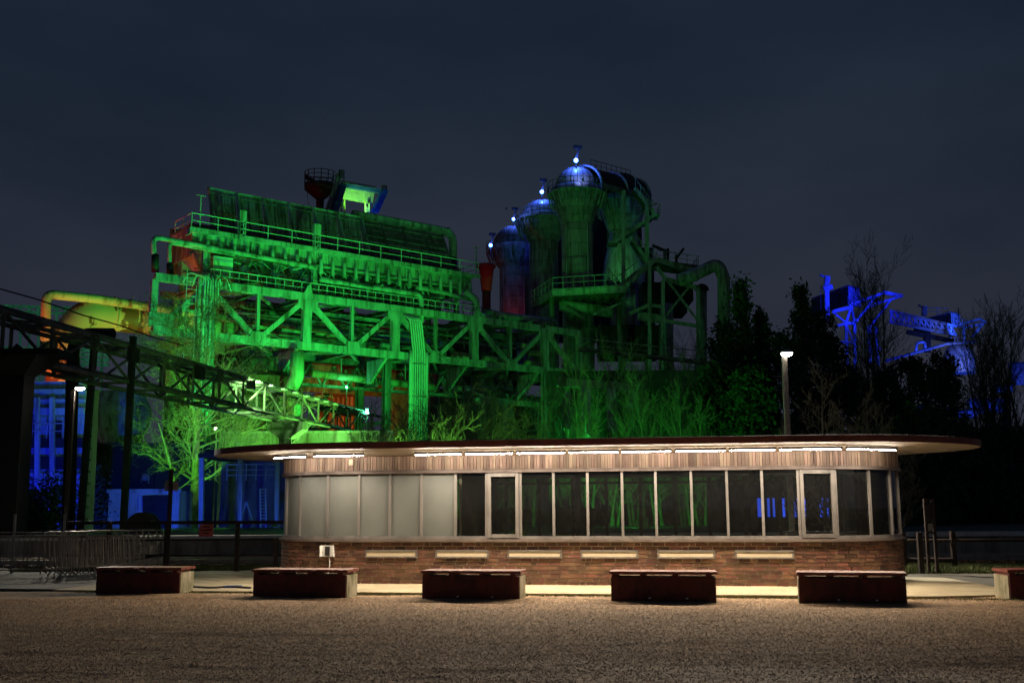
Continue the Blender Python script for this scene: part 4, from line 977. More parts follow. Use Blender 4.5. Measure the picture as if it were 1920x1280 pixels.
for k in range(14):
    gap_ = 570 < pxof(W(10 + k * 4, 16, 10)) < 700; zl_ = at(640, 733, 128).z if gap_ else 0
    prism(bk_, 'wall_panel', [W(8 + k * 4, 16 + .04 * (k % 2), zl_), W(11.96 + k * 4, 16 + .04 * (k % 2), zl_), W(11.96 + k * 4, 16.3, zl_), W(8 + k * 4, 16.3, zl_)], (0, 0, 17.5 - zl_), 'steel_dull' if k % 3 else 'rust')
    bar(bk_, 'pilaster', W(8 + k * 4, 15.8, 0), W(8 + k * 4, 15.8, 17.6), .3, .4, 'steel_dull', 'ibeam')
for k in range(12):
    prism(bk_, 'backing_panel', [W(9 + k * 4, 15.4, 17.6), W(12.95 + k * 4, 15.4, 17.6), W(12.95 + k * 4, 15.4, 26.0), W(9 + k * 4, 15.4, 26.0)], BN * .3, 'steel_black' if k % 2 else 'steel_dull')  # dark panels added to close the sky gaps behind the truss bays
# crane head behind the roof
ch_ = thing('hoist_house', 'corrugated hoist house between two steep blue girders above the bunker roof', 'hoist house', SP(670, 420, 14))
def CH(px, py, b): return SP(px, py, b)
pts = [(641, 337), (702, 347), (700, 383), (636, 372)]
nn = 30
a0, a1 = CH(640, 348, 16), CH(703, 358, 16); c0, c1 = CH(637, 371, 16), CH(700, 383, 16)
for j in range(nn):
    f0, f1 = j / nn, (j + .72) / nn
    prism(ch_, 'corrugated_sheet', [c0.lerp(c1, f0), c0.lerp(c1, f1), a0.lerp(a1, f1), a0.lerp(a1, f0)], BN * .25 + (BN * .12 if j % 2 else V((0, 0, 0))), 'corrugated')
a = CH(640, 341, 15.5); b = CH(703, 353, 15.5); bar(ch_, 'eaves_beam', a, b, .5, .35, 'corrugated')
a = CH(640, 347, 14.6); b = CH(712, 359, 14.6); bar(ch_, 'front_beam', a, b, .5, .5, 'blue_paint')
for p0, p1 in (((625, 402), (643, 346)), ((702, 398), (721, 357))):
    bar(ch_, 'inclined_girder', CH(*p0, 14), CH(*p1, 14), .75, .8, 'blue_paint', 'ibeam', BN)
for p0, p1 in (((610, 400), (636, 325)), ((617, 402), (640, 322))): bar(ch_, 'inclined_girder', CH(*p0, 15), CH(*p1, 15), .32, .3, 'steel')
for k in range(9):
    f = k / 9; a = CH(610, 400, 15).lerp(CH(636, 325, 15), f); b = CH(617, 402, 15).lerp(CH(640, 322, 15), f + .08); bar(ch_, 'lattice', a, b, .12, .12, 'steel')
for p in ((636, 319, 645, 336), (716, 348, 725, 360)):
    a = CH(p[0], p[3], 14); b = CH(p[2], p[3] + 1, 14); c = CH(p[0], p[1], 14); d = CH(p[2], p[1] + 1, 14)
    for q0, q1 in ((a, c), (b, d), (c, d), (a.lerp(c, .5), b.lerp(d, .5)), (a.lerp(c, .25), b.lerp(d, .25)), (a.lerp(c, .75), b.lerp(d, .75))): bar(ch_, 'cage_bar', q0, q1, .12, .12, 'steel_black')
for px in (640, 646, 685, 692): bar(ch_, 'leg', CH(px, 402 + (px - 640) * .16, 15), CH(px, 373 + (px - 640) * .17, 15), .18, .18, 'corrugated')
for p0, p1 in (((640, 392), (646, 376)), ((685, 402), (692, 386)), ((692, 400), (685, 386))): bar(ch_, 'leg_brace', CH(*p0, 15), CH(*p1, 15), .14, .14, 'corrugated')
mt = thing('lookout_mast', 'dark round mast with a railed lookout basket and jib above the bunker roof', 'mast', SP(600, 420, 18))
c = SP(600, 400, 18); rod(mt, 'shaft', SP(600, 420, 18), SP(600, 372, 18), .50, 'steel_black', 14)
c = SP(600, 372, 18); lathe(mt, 'basket', c, [(.6, -.1), (2.0, 1.1), (2.05, 1.75), (1.95, 1.75), (1.9, 1.2)], 'steel_black', 18)
for k in range(14):
    a = k * 2 * math.pi / 14; p = c + V((2 * math.cos(a), 2 * math.sin(a), 1.7)); rod(mt, 'basket_post', p, p + V((0, 0, 1.6)), .06, 'steel_black', 5)
for z in (2.2, 2.75, 3.3): tube(mt, 'basket_rail', [c + V((2 * math.cos(a * math.pi / 9), 2 * math.sin(a * math.pi / 9), z)) for a in range(19)], .05, 'steel_black', 5)
bar(mt, 'jib', SP(573, 331, 18), SP(614, 352, 18), .28, .28, 'steel_black'); rod(mt, 'jib_rope', SP(574, 332, 18), SP(579, 395, 18), .03, 'steel_black', 4); rod(mt, 'jib_post', SP(607, 358, 18), SP(607, 338, 18), .1, 'steel_black', 6)

# ---------------------------------------------------------------- hot blast stoves
def mat_rng(): pass
def stove(px, Y, ytop, yring, ytaper, ybase, rdome, rhead, rshaft, label, dome='dome_plate', hood=True, plates=True, cut=None):
    """dome, collar with walkway, tapering head, plated shaft; pixel heights measured on the photograph"""
    top = at(px, ytop, Y); zt = top.z; zr = at(px, yring, Y).z; zh = at(px, ytaper, Y).z; zb = at(px, ybase, Y).z
    base = V((top.x, Y, 0)); t = thing('hot_blast_stove', label, 'hot blast stove', base, 'hot blast stoves')
    hd = zt - zr; nseg = 24
    prof = [(rdome * math.cos(a * math.pi / 2 / 9), zr + hd * math.sin(a * math.pi / 2 / 9)) for a in range(10)]
    dm = lathe(t, 'dome', base, prof, dome, 28)
    for k in range(20):
        a = k * 2 * math.pi / 20
        tube(dm, 'dome_rib', [base + V((r * 1.01 * math.cos(a), r * 1.01 * math.sin(a), z + .02)) for r, z in prof[:9]], .06, 'steel_dull', 4)
    lathe(t, 'collar', base, [(rhead, zr - 1.2), (rhead + .12, zr - 1.1), (rhead + .12, zr - .05), (rdome, zr)], 'steel', 28)
    rw = rhead + .7
    wk = lathe(t, 'walkway_ring', base, [(rhead, zr - 1.0), (rw, zr - 1.0), (rw, zr - .85), (rhead, zr - .85)], 'steel', 28)
    for k in range(22):
        a = k * 2 * math.pi / 22; p = base + V((rw * math.cos(a), rw * math.sin(a), zr - .85)); rod(wk, 'post', p, p + V((0, 0, 1.5)), .05, 'steel_dull', 4)
        p2 = base + V((rhead * math.cos(a), rhead * math.sin(a), zr - 3.0)); bar(wk, 'bracket', p2, p + V((0, 0, -.15)), .16, .2, 'steel')
    for z in (.75, 1.5): tube(wk, 'handrail', [base + V((rw * math.cos(a * math.pi / 12), rw * math.sin(a * math.pi / 12), zr - .85 + z)) for a in range(25)], .055, 'steel_dull', 4)
    # head plates: courses of separate curved plates, joints left open
    pr = [(rshaft + (rhead - rshaft) * (1 - (1 - k / 4) ** 2) if False else rshaft + (rhead - rshaft) * (k / 4) ** .8, zh + (zr - 1.2 - zh) * k / 4) for k in range(5)]
    lathe(t, 'lining', base, [(rshaft - .05, max(zb, 0)), (rshaft - .05, zh)] + [(r - .05, z) for r, z in pr[1:]], 'steel_dull', 28)
    npl = 10
    rows = []
    zc = zb; hh = 2.0
    while zc < zh - .3: rows.append((rshaft, zc, rshaft, min(zc + hh, zh))); zc += hh
    for (r0, z0), (r1, z1) in zip(pr[:-1], pr[1:]): rows.append((r0, z0, r1, z1))
    for i, (r0, z0, r1, z1) in enumerate(rows):
        for j in range(npl):
            a0 = 2 * math.pi * (j + .5 * (i % 2)) / npl + .012; a1 = 2 * math.pi * (j + 1 + .5 * (i % 2)) / npl - .012
            mid_ = (a0 + a1) / 2
            if math.sin(mid_) > .45: continue          # the far side is never seen
            lathe(t, 'shell_plate', base, [(r0, z0 + .06), (r1, z1 - .03)], 'stove_plate', 4, a0, a1, True)
    for a in (-1.0, -2.3): rod(t, 'riser_pipe', base + V(((rshaft + .25) * math.cos(a), (rshaft + .25) * math.sin(a), zb)), base + V(((rshaft + .25) * math.cos(a), (rshaft + .25) * math.sin(a), zh)), .12, 'steel', 6)
    return t, base, zt, zr
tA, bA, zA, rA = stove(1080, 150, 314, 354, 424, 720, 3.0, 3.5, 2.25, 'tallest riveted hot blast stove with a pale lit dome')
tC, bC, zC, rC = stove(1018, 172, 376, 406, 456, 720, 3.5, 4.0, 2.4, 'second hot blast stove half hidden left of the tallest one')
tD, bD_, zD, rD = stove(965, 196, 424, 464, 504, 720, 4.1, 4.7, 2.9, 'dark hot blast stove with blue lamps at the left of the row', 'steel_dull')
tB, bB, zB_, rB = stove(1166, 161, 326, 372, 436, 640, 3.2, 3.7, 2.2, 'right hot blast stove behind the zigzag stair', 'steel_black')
# lower flared skirt of the right stove
lathe(tB, 'skirt', bB, [(3.3, at(1160, 540, 161).z), (3.2, at(1160, 510, 161).z), (3.0, at(1160, 492, 161).z), (2.5, at(1160, 466, 161).z), (2.25, at(1160, 445, 161).z)], 'steel', 28)
# covered bridge hood linking the two tall stoves
hd_ = thing('dome_hood', 'arched sheet hood with pale ribs spanning the two tallest stove domes', 'hood', bA + V((4, 4, rA)))
c0 = V((bA.x + .6, bA.y, rA)); c1 = V((bB.x + 1.6, bB.y + 2, rB + .3)); dr = (c1 - c0); ax = dr.normalized(); sd = V((-ax.y, ax.x, 0)).normalized()
def arch(f, r): 
    c = c0.lerp(c1, f); return [c + sd * (r * math.cos(a * math.pi / 12)) + V((0, 0, r * math.sin(a * math.pi / 12) * 1.02)) for a in range(13)]
ar = [arch(f, 3.3) for f in np.linspace(.02, 1, 7)]
vs = [p for a in ar for p in a]; fs = [(i * 13 + j, i * 13 + j + 1, (i + 1) * 13 + j + 1, (i + 1) * 13 + j) for i in range(6) for j in range(12)] + [tuple(6 * 13 + j for j in range(13))]
mesh('hood_sheet', vs, fs, 'steel_black', hd_, True)
for f in (.02, .52, 1.0): tube(hd_, 'arch_rib', arch(f, 3.4), .22, 'dome_plate', 8)
railing(hd_, [c0.lerp(c1, .2) + V((0, 0, 3.45)), c1 + V((0, 0, 3.45))], 1.4, 'steel_dull', 1.6, r=.05)
for f in (.1, .35, .6, .85): bar(hd_, 'hood_stay', c0.lerp(c1, f) - sd * 3.35 + V((0, 0, -2.8)), c0.lerp(c1, f) - sd * 3.35 + V((0, 0, .2)), .25, .25, 'steel_dull')
bar(hd_, 'hood_beam', c0 - sd * 3.35 + V((0, 0, -.1)), c1 - sd * 3.35 + V((0, 0, -.1)), .4, .7, 'steel_dull')
# black boxes added to darken the gaps between and behind the stoves
dk = thing('dark_filler', 'black filler boxes added to darken the gaps between the tall stoves', 'dark filler', at(1130, 600, 166))
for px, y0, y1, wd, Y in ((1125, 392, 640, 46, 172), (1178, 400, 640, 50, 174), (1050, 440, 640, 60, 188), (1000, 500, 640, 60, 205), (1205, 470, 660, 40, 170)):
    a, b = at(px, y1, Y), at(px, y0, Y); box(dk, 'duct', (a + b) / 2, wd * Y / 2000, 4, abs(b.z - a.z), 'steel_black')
# red funnel
fn = thing('funnel', 'dark red conical funnel with a flanged rim beside the stoves', 'funnel', at(912, 600, 140))
c = at(912, 548, 140); r_ = 140 / 2000
lathe(fn, 'cone', V((c.x, 140, 0)), [(9.5 * r_, at(912, 546, 140).z), (14.5 * r_, at(912, 503, 140).z), (16.5 * r_, at(912, 501, 140).z), (17 * r_, at(912, 497, 140).z), (15 * r_, at(912, 496, 140).z), (13 * r_, at(912, 500, 140).z)], 'tank_red', 24)
for k in range(14):
    a = k * 2 * math.pi / 14; q = V((c.x + 16.6 * r_ * math.cos(a), 140 + 16.6 * r_ * math.sin(a), at(912, 499, 140).z)); rod(fn, 'bolt', q - V((0, 0, .25)), q + V((0, 0, .25)), .1, 'tank_red', 6)
lathe(fn, 'stalk', V((c.x, 140, 0)), [(8.2 * r_, at(912, 640, 140).z), (8.2 * r_, at(912, 546, 140).z)], 'steel_black', 20)
sw = thing('backdrop_wall', 'long dark backdrop wall added behind the bare birches', 'wall', at(1200, 900, 113))  # black panels added as a dark backdrop so no sky shows between the birches
a, b = at(1030, 990, 113), at(1420, 990, 113)
for k in range(8):
    xa, xb = a.x + (b.x - a.x) * k / 8, a.x + (b.x - a.x) * (k + .98) / 8; zz = at(1200, 694, 113).z; prism(sw, 'wall_panel', [V((xa, 113 + .1 * (k % 2), 0)), V((xb, 113 + .1 * (k % 2), 0)), V((xb, 113 + .1 * (k % 2), zz)), V((xa, 113 + .1 * (k % 2), zz))], (0, .6, 0), 'steel_black')
# platform in front of the stoves
pl = thing('stove_platform', 'railed steel platform with a boxed underside below the stoves', 'platform', at(1080, 600, 140))
YP = 138
P_ = [at(995, 572, YP), at(1036, 543, YP + 1), at(1168, 562, YP + 2)]
def flat(p, z): return V((p.x, p.y, z))
zP = at(1036, 545, YP).z
A_ = V((at(995, 560, YP).x, YP - 6, zP)); B_ = V((at(1036, 545, YP).x, YP, zP)); C_ = V((at(1172, 562, YP).x, YP - 2.5, zP)); D_ = V((C_.x - 1, YP + 9, zP)); E_ = V((A_.x, YP + 9, zP))
A_ = V((at(996, 545, YP + 9).x, YP + 9, zP))
prism(pl, 'deck', [A_, B_, C_, D_], (0, 0, .25), 'steel'); 
for p, q in ((A_, B_), (B_, C_)):
    bar(pl, 'edge_girder', p + V((0, 0, -.35)), q + V((0, 0, -.35)), .35, .8, 'steel', 'ibeam')
railing(pl, [A_ + V((0, 0, .25)), B_ + V((0, 0, .25)), C_ + V((0, 0, .25))], 1.5, 'steel', 1.5, r=.055)
for k in range(9): bar(pl, 'floor_beam', B_.lerp(C_, k / 8) + V((0, .3, -.4)), A_.lerp(D_, k / 8) + V((0, 0, -.4)), .2, .4, 'steel_dull', 'ibeam')
tube(pl, 'duct', [at(1050, 572, YP + 5), at(1150, 585, YP + 4)], .8, 'steel', 12)
for px, py in ((1036, 545), (1165, 560)): bar(pl, 'leg', V((at(px, py, YP).x, YP + 3, zP)), V((at(px, py, YP).x, YP + 3, 0)), .6, .6, 'steel_dull', 'ibeam')
bar(pl, 'brace', at(1112, 590, YP), at(1165, 568, YP), .3, .3, 'steel'); bar(pl, 'brace', at(1060, 575, YP + 2), at(1100, 600, YP), .3, .3, 'steel_dull')
# stair tower
stt = thing('stair_tower', 'zigzag steel stair tower with tall posts beside the right stove', 'stair tower', at(1200, 700, 150))
YS = 150
for px in (1169, 1213): bar(stt, 'post', at(px, 700, YS), at(px, 372 if px > 1200 else 358, YS), .55, .5, 'steel', 'ibeam')
fl = [((1155, 452), (1232, 400)), ((1186, 448), (1216, 492)), ((1150, 545), (1222, 488)), ((1140, 522), (1170, 556)), ((1190, 352), (1230, 404))]
for (x0, y0), (x1, y1) in fl:
    for dy in (0, 3):
        a, b = at(x0, y0, YS + dy), at(x1, y1, YS + dy); bar(stt, 'stringer', a, b, .16, .5, 'steel')
    a, b = at(x0, y0, YS), at(x1, y1, YS); tube(stt, 'handrail', [a + V((0, -.1, 1.5)), b + V((0, -.1, 1.5))], .07, 'steel', 5)
    k = 12
    for i in range(k): 
        q = a.lerp(b, (i + .5) / k); box(stt, 'tread', q + V((0, 1.5, 0)), .5, 2.9, .08, 'steel_dull')
        if i % 3 == 0: rod(stt, 'baluster', q + V((0, -.1, 0)), q + V((0, -.1, 1.5)), .05, 'steel', 4)
for (x0, x1, y) in ((1222, 1238, 400), (1140, 1160, 452), (1216, 1232, 492), (1120, 1152, 548)):
    a, b = at(x0, y, YS), at(x1, y, YS); prism(stt, 'landing', [a, b, b + V((0, 3, 0)), a + V((0, 3, 0))], (0, 0, -.2), 'steel'); railing(stt, [a, b, b + V((0, 3, 0))], 1.4, 'steel', 1.3, r=.05)
# furnace side frame with the big elbow pipe
ff = thing('frame_building', 'dark steel frame building with a railed deck right of the stoves', 'steel frame', at(1270, 700, 140))
YF = 142
for p, q, wd in (((1230, 486), (1300, 508), .7), ((1228, 488), (1180, 530), .5), ((1240, 600), (1312, 612), .5), ((1196, 592), (1248, 600), 1.1), ((1250, 524), (1312, 606), .3), ((1230, 500), (1250, 525), .5), ((1250, 524), (1310, 540), .6), ((1290, 540), (1250, 590), .3), ((1180, 588), (1216, 572), .5), ((1216, 572), (1244, 575), .4)):
    bar(ff, 'beam', at(*p, YF), at(*q, YF), wd * .55, wd, 'steel', 'ibeam')
for px, y0 in ((1218, 490), (1243, 524), (1309, 540)): bar(ff, 'post', at(px, 720, YF), at(px, y0, YF), .45, .5, 'steel', 'ibeam')
tube(ff, 'thick_column', [at(1249, 720, YF + 3), at(1249, 570, YF + 3)], 1.0, 'steel', 16); tube(ff, 'thick_column', [at(1317, 720, YF + 3), at(1317, 545, YF + 3)], .62, 'steel', 14)
for px, py, wd, hh in ((1270, 545, 56, 40), (1225, 560, 40, 60), (1262, 575, 50, 24), (1180, 640, 110, 60)):
    a = at(px - wd / 2, py + hh / 2, YF + 6); b = at(px + wd / 2, py - hh / 2, YF + 6); box(ff, 'machine_housing', (a + b) / 2 + V((0, 2, 0)), abs(b.x - a.x), 5, abs(b.z - a.z), 'steel_black')
prism(ff, 'deck', [at(1224, 488, YF), at(1312, 500, YF), at(1312, 500, YF) + V((0, 6, 0)), at(1224, 488, YF) + V((0, 6, 0))], (0, 0, .2), 'steel_dull')
railing(ff, [at(1224, 487, YF), at(1310, 499, YF), at(1310, 499, YF) + V((0, 6, 0))], 1.4, 'steel', 1.4, r=.05)
for p, q in (((1223, 460), (1256, 474)), ((1252, 500), (1252, 466)), ((1246, 500), (1246, 470)), ((1268, 498), (1268, 478)), ((1270, 482), (1282, 466))): bar(ff, 'hoist_arm', at(*p, YF + 2), at(*q, YF + 2), .35, .35, 'steel_black')
ep = thing('elbow_pipe', 'thick gas pipe rising to a tall elbow and dropping behind the conifers', 'pipe', at(1356, 700, 140))
tube(ep, 'pipe', path([at(1272, 526, 141), at(1300, 516, 141), at(1346, 494, 141), at(1357, 520, 141), at(1358, 700, 141)], 1.6, 6), .85, 'steel', 20)
a, b = at(1299, 516.5, 141), at(1302, 515, 141); tube(ep, 'flange', [a, b], .98, 'steel', 20)
pcap = at(1316, 540, YF + 3); lathe(ff, 'column_cap', V((pcap.x, pcap.y, pcap.z - .3)), [(1.0, 0), (.9, .4), (.5, .8), (0, .95)], 'steel_black', 16)
lwk = thing('access_bridge', 'long railed access bridge crossing below the furnace frame', 'access bridge', at(1250, 680, 120))
a, b = at(1085, 655, 118), at(1345, 682, 122); bar(lwk, 'deck', a, b, 1.2, .3, 'steel_dull'); railing(lwk, [a, b], 1.3, 'steel', 2.2, r=.05)
bp = thing('bunker_piers', 'row of leaning concrete hopper plates below the stove platform', 'piers', at(1120, 800, 105))
for px, py0, py1, wd in ((1062, 735, 800, 16), (1092, 726, 808, 9), (1104, 726, 812, 9), (1147, 728, 806, 17), (1185, 732, 770, 18)):
    a, b = at(px - wd / 2, py1, 105), at(px + wd / 2, py1 + 4, 105); c, d = at(px + wd / 2, py0, 107), at(px - wd / 2, py0, 107); prism(bp, 'hopper_plate', [a, b, c, d], (0, .4, 0), 'steel')
for px in (1060, 1100, 1150, 1190): bar(bp, 'pier', at(px, 830, 109), at(px, 715, 109), .8, .8, 'concrete')
bar(bp, 'pier_cap', at(1045, 716, 108), at(1205, 728, 108), 1.2, .8, 'concrete')

# ---------------------------------------------------------------- pipe bridge in front: dark near part, lit far part
GP0 = V((-20.4, 35, 0)); GD = V((.1735, 1, 0)).normalized(); GN = V((GD.y, -GD.x, 0))
def G(l, c, z): return GP0 + GD * l + GN * c + V((0, 0, z))
def glen(Y): return (Y - 35) / GD.y
pbg = thing('pipe_bridge', 'lattice pipe bridge crossing on trestles, dark near its left end and lit green beyond', 'pipe bridge', G(25, 0, 0))
Z0, Z1 = 7.35, 8.95; LL = glen(84)
for c in (-.9, .9):
    rod(pbg, 'bottom_chord', G(-3, c, Z0), G(LL, c, Z0), .10, 'steel_dull', 8); bar(pbg, 'top_chord', G(-3, c, Z1), G(LL, c, Z1), .16, .16, 'steel_dull')
    n_ = 17; st = (LL + 2) / n_
    for k in range(n_ + 1):
        x = -2 + st * k; bar(pbg, 'upright', G(x, c, Z0), G(x, c, Z1), .11, .11, 'steel_dull')
        if k < n_:
            if k % 2: bar(pbg, 'diagonal', G(x, c, Z0), G(x + st, c, Z1), .09, .09, 'steel_dull')
            else: bar(pbg, 'diagonal', G(x, c, Z1), G(x + st, c, Z0), .09, .09, 'steel_dull')
            if c > 0: 
                bar(pbg, 'floor_beam', G(x, -.9, Z0), G(x, .9, Z0), .1, .12, 'steel_dull'); bar(pbg, 'top_beam', G(x, -.9, Z1), G(x, .9, Z1), .1, .12, 'steel_dull'); bar(pbg, 'wind_brace', G(x, -.9, Z1), G(x + st, .9, Z1), .07, .07, 'steel_dull')
                bar(pbg, 'wind_brace', G(x, .9, Z0), G(x + st, -.9, Z0), .07, .07, 'steel_dull')
for i, (c, z, r) in enumerate(((.55, Z1 + .18, .10), (.78, Z1 + .16, .08), (-.72, Z1 + .18, .10), (.6, Z0 + .18, .09))):
    tube(pbg, 'carried_pipe', [G(-3, c, z), G(LL + 3, c, z)], r, 'steel_dull', 8)
tube(pbg, 'hand_cable', [G(-3 + 3 * k, .95, Z1 + .75 + .06 * (k % 2)) for k in range(8)], .03, 'steel_black', 5)
for Y in (47.5, 54.0):
    x = glen(Y); prism(pbg, 'junction_box', [G(x, .98, Z1 - .7), G(x + .7, .98, Z1 - .7), G(x + .7, .98, Z1 - .05), G(x, .98, Z1 - .05)], GN * .22, 'steel_black')
for k in range(12):
    x = glen(61.5) + k * 1.9; bar(pbg, 'pipe_saddle', G(x, 1.05, Z1 + .02), G(x + .5, 1.05, Z1 + .02), .35, .10, 'steel_pale')
# trestles
for Y, w_ in ((68.9, .45), (48.0, .22)):
    x = glen(Y)
    if Y > 60:
        bar(pbg, 'pier', G(x, 0, 0), G(x, 0, Z0 - .75), .85, .8, 'steel_dull', 'ibeam', GD); prism(pbg, 'pier_head', [G(x - .5, -1.2, Z0 - .12), G(x - .5, 1.2, Z0 - .12), G(x - .5, 1.2, Z0 - .6), G(x - .5, .3, Z0 - 1.2), G(x - .5, -.3, Z0 - 1.2), G(x - .5, -1.2, Z0 - .6)], GD * 1.0, 'steel_dull')
        for c in (-1, 1): bar(pbg, 'pier_strut', G(x, c * .2, Z0 - 1.6), G(x + 1.8, c * .9, Z0 - .05), .16, .16, 'steel_dull')
    else:
        for c in (-.95, .95): bar(pbg, 'trestle_leg', G(x - .2, c * 1.1, 0), G(x, c, Z1 + .5), w_ * 1.15, w_ * 1.2, 'steel_black')
# massive riveted column and its bracket head at the left edge
mc = thing('riveted_column', 'massive black riveted column with a flared head at the left edge', 'column', at(10, 1000, 39.5))
ca = at(8, 990, 39.5)
for z0, z1, w0, w1 in ((0, 6.6, .62, .56), (6.6, 7.3, .56, 1.25)):
    vs = [V((ca.x + a * w, 39.5 + b * w * .8, z)) for z, w in ((z0, w0), (z1, w1)) for a, b in ((-1, -1), (1, -1), (1, 1), (-1, 1))]
    mesh('shaft' if z0 == 0 else 'flared_head', vs, [(0, 1, 5, 4), (1, 2, 6, 5), (2, 3, 7, 6), (3, 0, 4, 7), (4, 5, 6, 7)], 'silhouette_black', mc)
box(mc, 'cap_beam', (ca.x + .2, 39.5, 7.42), 3.4, 1.6, .22, 'silhouette_black')
tube(mc, 'sagging_pipe', [at(28, 648, 40), at(48, 664, 40.3), at(70, 678, 41), at(95, 689, 42), at(130, 700, 44), at(160, 706, 46)], .12, 'steel_black', 8)
dp = thing('dark_bent_pipe', 'thick black pipe rising from the ground and curving into the pipe bridge', 'pipe', at(133, 1000, 47))
a = at(131, 1000, 47); tube(dp, 'pipe', path([V((a.x - .05, 47, 0)), V((at(137, 640, 47).x, 47, at(137, 625, 47).z)), at(212, 626, 48.5)], 1.5, 8), .27, 'silhouette_black', 14)
gc = thing('steel_column', 'slender flanged steel column lit white on one side and green on the other', 'column', at(165, 1000, 50))
a = at(163, 1000, 50); b = at(175, 732, 50); bar(gc, 'shaft', V((a.x, 50, 0)), b, .40, .42, 'steel_pale', 'ibeam'); box(gc, 'cap_plate', b, .55, .5, .06, 'steel_pale')
for k in range(12): 
    q = V((a.x, 50, 0)).lerp(b, .1 + k * .075); box(gc, 'batten', q + V((.04, -.22, 0)), .16, .03, .1, 'steel_dull')
# blue lit works building at the left
wb = thing('works_building', 'pale works building behind pipes at the left, washed in blue light', 'building', at(80, 990, 78))
YB = 78
a, b = at(-140, 990, YB), at(150, 990, YB); zt = at(80, 715, YB).z
for k in range(6):
    f0, f1 = k / 6, (k + .985) / 6; prism(wb, 'wall', [V((a.x + (b.x - a.x) * f0, YB + .05 * (k % 2), 0)), V((a.x + (b.x - a.x) * f1, YB + .05 * (k % 2), 0)), V((a.x + (b.x - a.x) * f1, YB + .05 * (k % 2), zt)), V((a.x + (b.x - a.x) * f0, YB + .05 * (k % 2), zt))], (0, 1, 0), 'facade_pale')
for py, h in ((735, .35), (752, .22), (772, .5), (830, .7), (868, .9), (890, .3), (905, .3)):
    z = at(80, py, YB).z; bar(wb, 'ledge', V((a.x, YB - .25, z)), V((b.x, YB - .25, z)), .5, h, 'facade_pale' if h < .6 else 'steel_black')
for px in (42, 70, 98): bar(wb, 'duct', at(px, 990, YB - .8), at(px, 745, YB - .8), .3, .3, 'facade_pale')
for px in (30, 62, 104):
    c = at(px, 808, YB); fr_ = box(wb, 'window', c + V((0, -.03, 0)), .9, .12, 1.5, 'black_ink')
    bar(fr_, 'glazing_bar', c + V((0, -.1, -.75)), c + V((0, -.1, .75)), .06, .04, 'facade_pale'); bar(fr_, 'glazing_bar', c + V((-.45, -.1, 0)), c + V((.45, -.1, 0)), .04, .06, 'facade_pale')
railing(wb, [at(25, 822, YB - 1), at(118, 822, YB - 1)], 1.1, 'facade_pale', 1.2, r=.04)
ct = thing('container_shed', 'smooth blue lit container shed behind the railing', 'shed', at(265, 990, 62))
a, b = at(201, 990, 62), at(334, 990, 62); z0, z1 = at(265, 1002, 62).z, at(265, 920, 62).z
prism(ct, 'shell', [V((a.x, 62, z0)), V((b.x, 62, z0)), V((b.x, 62, z1)), V((a.x, 62, z1))], (0, 2.6, 0), 'facade_pale'); bar(ct, 'eaves', V((a.x - .1, 61.95, z1)), V((b.x + .1, 61.95, z1)), .2, .22, 'facade_pale')
for px, w_ in ((262, .12), (283, .9), (303, .9)): bar(ct, 'post' if w_ < .5 else 'door', at(px, 1000, 61.9), at(px, 928, 61.9), w_, .1, 'facade_pale' if w_ < .5 else 'black_ink')
bar(ct, 'skirting_rail', at(205, 958, 61.9), at(280, 958, 61.9), .06, .06, 'facade_pale')
dr_ = thing('cable_drum', 'round black cable drum standing in front of the blue shed', 'cable drum', at(265, 1000, 45))
c = at(268, 990, 45)
for k in (-.28, .28): rod(dr_, 'flange', c + V((0, k - .04, 0)), c + V((0, k + .04, 0)), .66, 'steel_black', 24)
rod(dr_, 'hub', c + V((0, -.24, 0)), c + V((0, .24, 0)), .35, 'steel_black', 16)
# rusty conical vessel behind the lamp
vz = thing('conical_vessel', 'large conical steel vessel behind the left street lamp', 'vessel', at(235, 900, 92))
cv = at(228, 760, 92); r_ = 92 / 2000
lathe(vz, 'cone', V((cv.x, 92, 0)), [(12 * r_, at(228, 870, 92).z), (50 * r_, at(228, 800, 92).z), (56 * r_, at(228, 770, 92).z), (40 * r_, at(228, 735, 92).z)], 'steel', 24)
for k in (-1, 0, 1): rod(vz, 'leg', V((cv.x + k * 1.6, 92, 0)), V((cv.x + k * 1.8, 92, at(228, 810, 92).z)), .16, 'steel_dull', 8)
tl = thing('lattice_tower', 'distant lattice gantry glimpsed through the left end of the pipe bridge', 'gantry', at(40, 700, 125))
for py in (572, 582, 650, 658, 667, 676): bar(tl, 'beam', at(-40, py, 125), at(205, py + 8, 125), .2, .3, 'facade_pale')
for k in range(14): bar(tl, 'upright', at(-30 + k * 17, 735, 125), at(-30 + k * 17, 574, 125), .2, .2, 'facade_pale')
for k in range(7): bar(tl, 'brace', at(-30 + k * 34, 720, 125), at(4 + k * 34, 660, 125), .15, .15, 'facade_pale')
